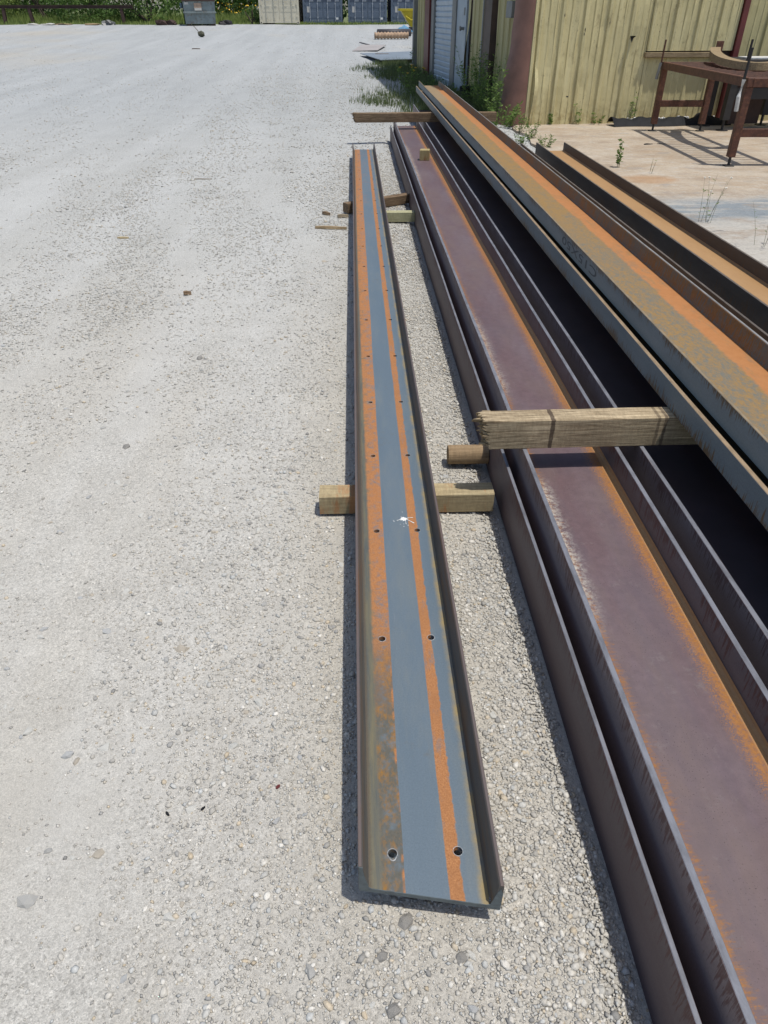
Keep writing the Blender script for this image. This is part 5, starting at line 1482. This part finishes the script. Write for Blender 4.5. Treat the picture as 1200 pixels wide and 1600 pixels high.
# rusty barrier beam on posts
br = thing('barrier_rail', 'dark rusty steel beam on posts along the bushes', 'barrier', (0, 0, 0))
bz = 1.80
rm_ = MB().box(-30, -13.35, 53.45, 53.55, bz + .02, bz + .15).box(-30, -13.35, 53.38, 53.62, bz - .002, bz + .02).box(-30, -13.35, 53.38, 53.62, bz + .15, bz + .17)
rm_.build('rail', G['rust_beam'], br)
for x_ in (-26.0, -21.25, -19.55, -14.0):
    MB().box(-.09, .09, -.1, .1, 0, bz - .95, .01, M=Matrix.Translation((x_, 53.5, .95)) @ Matrix.Rotation(R(-5 if x_ > -20 else 6), 4, 'Y')).build('post', G['rust_beam'], br)

# rubble heap bits along the yard edge
for k, (x_, w_, mt, lab) in enumerate(((-18.8, 1.2, 'stone', 'pale rubble slab at the left, near the rusty post'), (-16.7, 2.2, 'cardboard', 'long pale board at the yard edge in front of the bushes'), (-14.6, .7, 'grey_metal', 'grey scrap heap under the dark bush'), (-11.2, .9, 'rust_beam', 'brown root wad beside the dumpster'), (-7.8, .7, 'dark_pipe', 'dark scrap lying right of the dumpster'))):
    rk = MB()
    for q in range(5):
        cx = x_ + (random.random() - .5) * w_; s_ = random.uniform(.12, .26)
        flat = .25 if k in (0, 1) else .8
        rk.add([tuple(IV[j] * np.array([s_ * (2.2 if k == 1 else 1.5), s_, s_ * flat]) * (1 + random.uniform(-.25, .25)) + np.array([cx, 52.6 + random.uniform(-.2, .2), T(52.6) + s_ * flat * .5])) for j in range(12)], [tuple(q_) for q_ in IF])
    m_ = G[mt] if mt != 'stone' else smats[1]
    tag(rk.build('scrap_heap', m_), lab, 'debris', 'debris along the yard edge')

# ------------------------------------------------------------------ background plants
def bush(name, label, x, y, w_, d_, h, leaf, nl, lsize, seed, group='bushes behind the yard', trunk=True, cat='bush'):
    global rng
    r0 = rng; rng = np.random.default_rng(seed); rs = random.Random(seed)
    o = thing(name, label, cat, (x, y, T(min(y, 53)) - .05), 0, group)
    lob = []
    for k in range(13):
        lob.append((rs.uniform(-.42, .42) * w_, rs.uniform(-.42, .42) * d_, h * rs.uniform(.18, .86), rs.uniform(.16, .30)))
    P = []; tn = []
    for (cx, cy, cz, rr) in lob:
        n_ = nl // 13
        q = rng.normal(size=(n_, 3)); q /= np.linalg.norm(q, axis=1)[:, None]
        q *= rng.uniform(.55, 1.08, n_)[:, None] ** .6
        pp = q * np.array([w_ * rr, d_ * rr, h * rr * .9]) + np.array([cx, cy, cz])
        P.append(pp); tn.append(rng.random(n_) * .6 + rs.random() * .4)
    P = np.concatenate(P); tn = np.concatenate(tn); k = P[:, 2] > .03
    v, f, c = leaf_cloud(P[k], lsize, .55, .1, tn[k])
    np_mesh('crown', v, f, G[leaf], o, c, nside=4)
    if trunk:
        tb_ = MB()
        for q in range(5):
            l_ = lob[q]
            tb_.tube([(rs.uniform(-.2, .2), rs.uniform(-.2, .2), 0), (l_[0] * .4, l_[1] * .4, l_[2] * .5), (l_[0], l_[1], l_[2])], [.07, .05, .02], 6)
        tb_.build('trunk', G['bark'], o)
    rng = r0
    return o
bush('bush', 'large dark green bush behind the middle of the rusty barrier', -16.6, 56.0, 4.2, 3.0, 3.4, 'leaf_dark', 5200, .17, 11)
bush('bush', 'dark green bush right of the barrier end, beside the dumpster', -13.0, 55.8, 4.0, 3.0, 3.6, 'leaf_dark', 5200, .17, 12)
bush('bush', 'low light green bush in front of the dark bush behind barrier', -15.6, 54.6, 2.0, 1.0, 1.1, 'leaf_mid', 1500, .13, 13)
bush('bush', 'mid green bush at the far left behind the barrier posts', -20.2, 58.0, 4.5, 3.0, 3.2, 'leaf_mid', 4200, .18, 14)
bush('bush', 'light green bush at left picture edge behind the barrier', -23.6, 57.0, 4.0, 3.0, 2.8, 'leaf_light', 3600, .17, 15)
bush('bush', 'dark tree row bush above the meadow, left of the cream container', -8.6, 70.0, 7.0, 4.0, 4.4, 'leaf_dark', 4200, .30, 16, cat='tree')
bush('bush', 'small grey green bush at the left foot of the cream container', -6.15, 53.7, 1.1, .9, 1.0, 'leaf_mid', 900, .10, 17)
for k, (x_, lab) in enumerate(((-3.9, 'cream and first blue'), (1.5, 'second and third blue'))):
    bush('tree', 'dark tree crown behind the gap of the %s containers' % lab, x_ + .6, 62.5, 7.5, 3.5, 7.0, 'leaf_dark', 4200, .32, 21 + k, 'trees behind the containers', cat='tree')
bush('tree', 'tall dark tree far behind the dumpster', -11.5, 74.0, 12, 5, 7.5, 'leaf_dark', 5200, .40, 25, 'trees behind the meadow', cat='tree')
bush('tree', 'tall green tree far behind the left bushes', -27.0, 74.0, 18, 6, 8.5, 'leaf_mid', 6000, .45, 26, 'trees behind the meadow', cat='tree')
bush('tree', 'tall green tree far behind the middle of the barrier', -19.0, 76.0, 12, 6, 8.0, 'leaf_mid', 6000, .42, 27, 'trees behind the meadow', cat='tree')

n = 26000
x = rng.uniform(-34, -5.2, n); y = 53.1 + 14 * rng.random(n) ** 1.5
P = np.stack([x, y, np.full(n, .95)], 1)
hgt = rng.uniform(.25, .8, n) * (0.35 + .65 * np.clip((y - 53) / 2.5, 0, 1)) * (0.8 + .4 * np.sin(x * 1.3) * np.sin(y))
v, f, c = blades(P, hgt, .022, .4)
mg = np_mesh('meadow_grass', v, f, G['leaf_light'], colors=c)
tag(mg, 'tall light green meadow grass behind the yard edge', 'grass', kind='stuff')
n = 1500
x = rng.uniform(-3.4, 5, n); P = np.stack([x, 53.0 + .3 * rng.random(n), np.full(n, .97)], 1)
v, f, c = blades(P, rng.uniform(.05, .22, n), .02, .5)
tag(np_mesh('verge_grass', v, f, G['leaf_light'], colors=c), 'sparse grass strip along the feet of the containers', 'grass', kind='stuff')
n = 90
x = rng.uniform(-9, -5.4, n); P = np.stack([x, rng.uniform(54.5, 62, n), 1.0 + rng.uniform(.55, 1.15, n)], 1)
v, f, c = leaf_cloud(P, .09, .9)
tag(np_mesh('meadow_flowers', v, f, G['petal'], nside=4), 'yellow flower heads dotted through the meadow right of dumpster', 'flowers', kind='stuff')
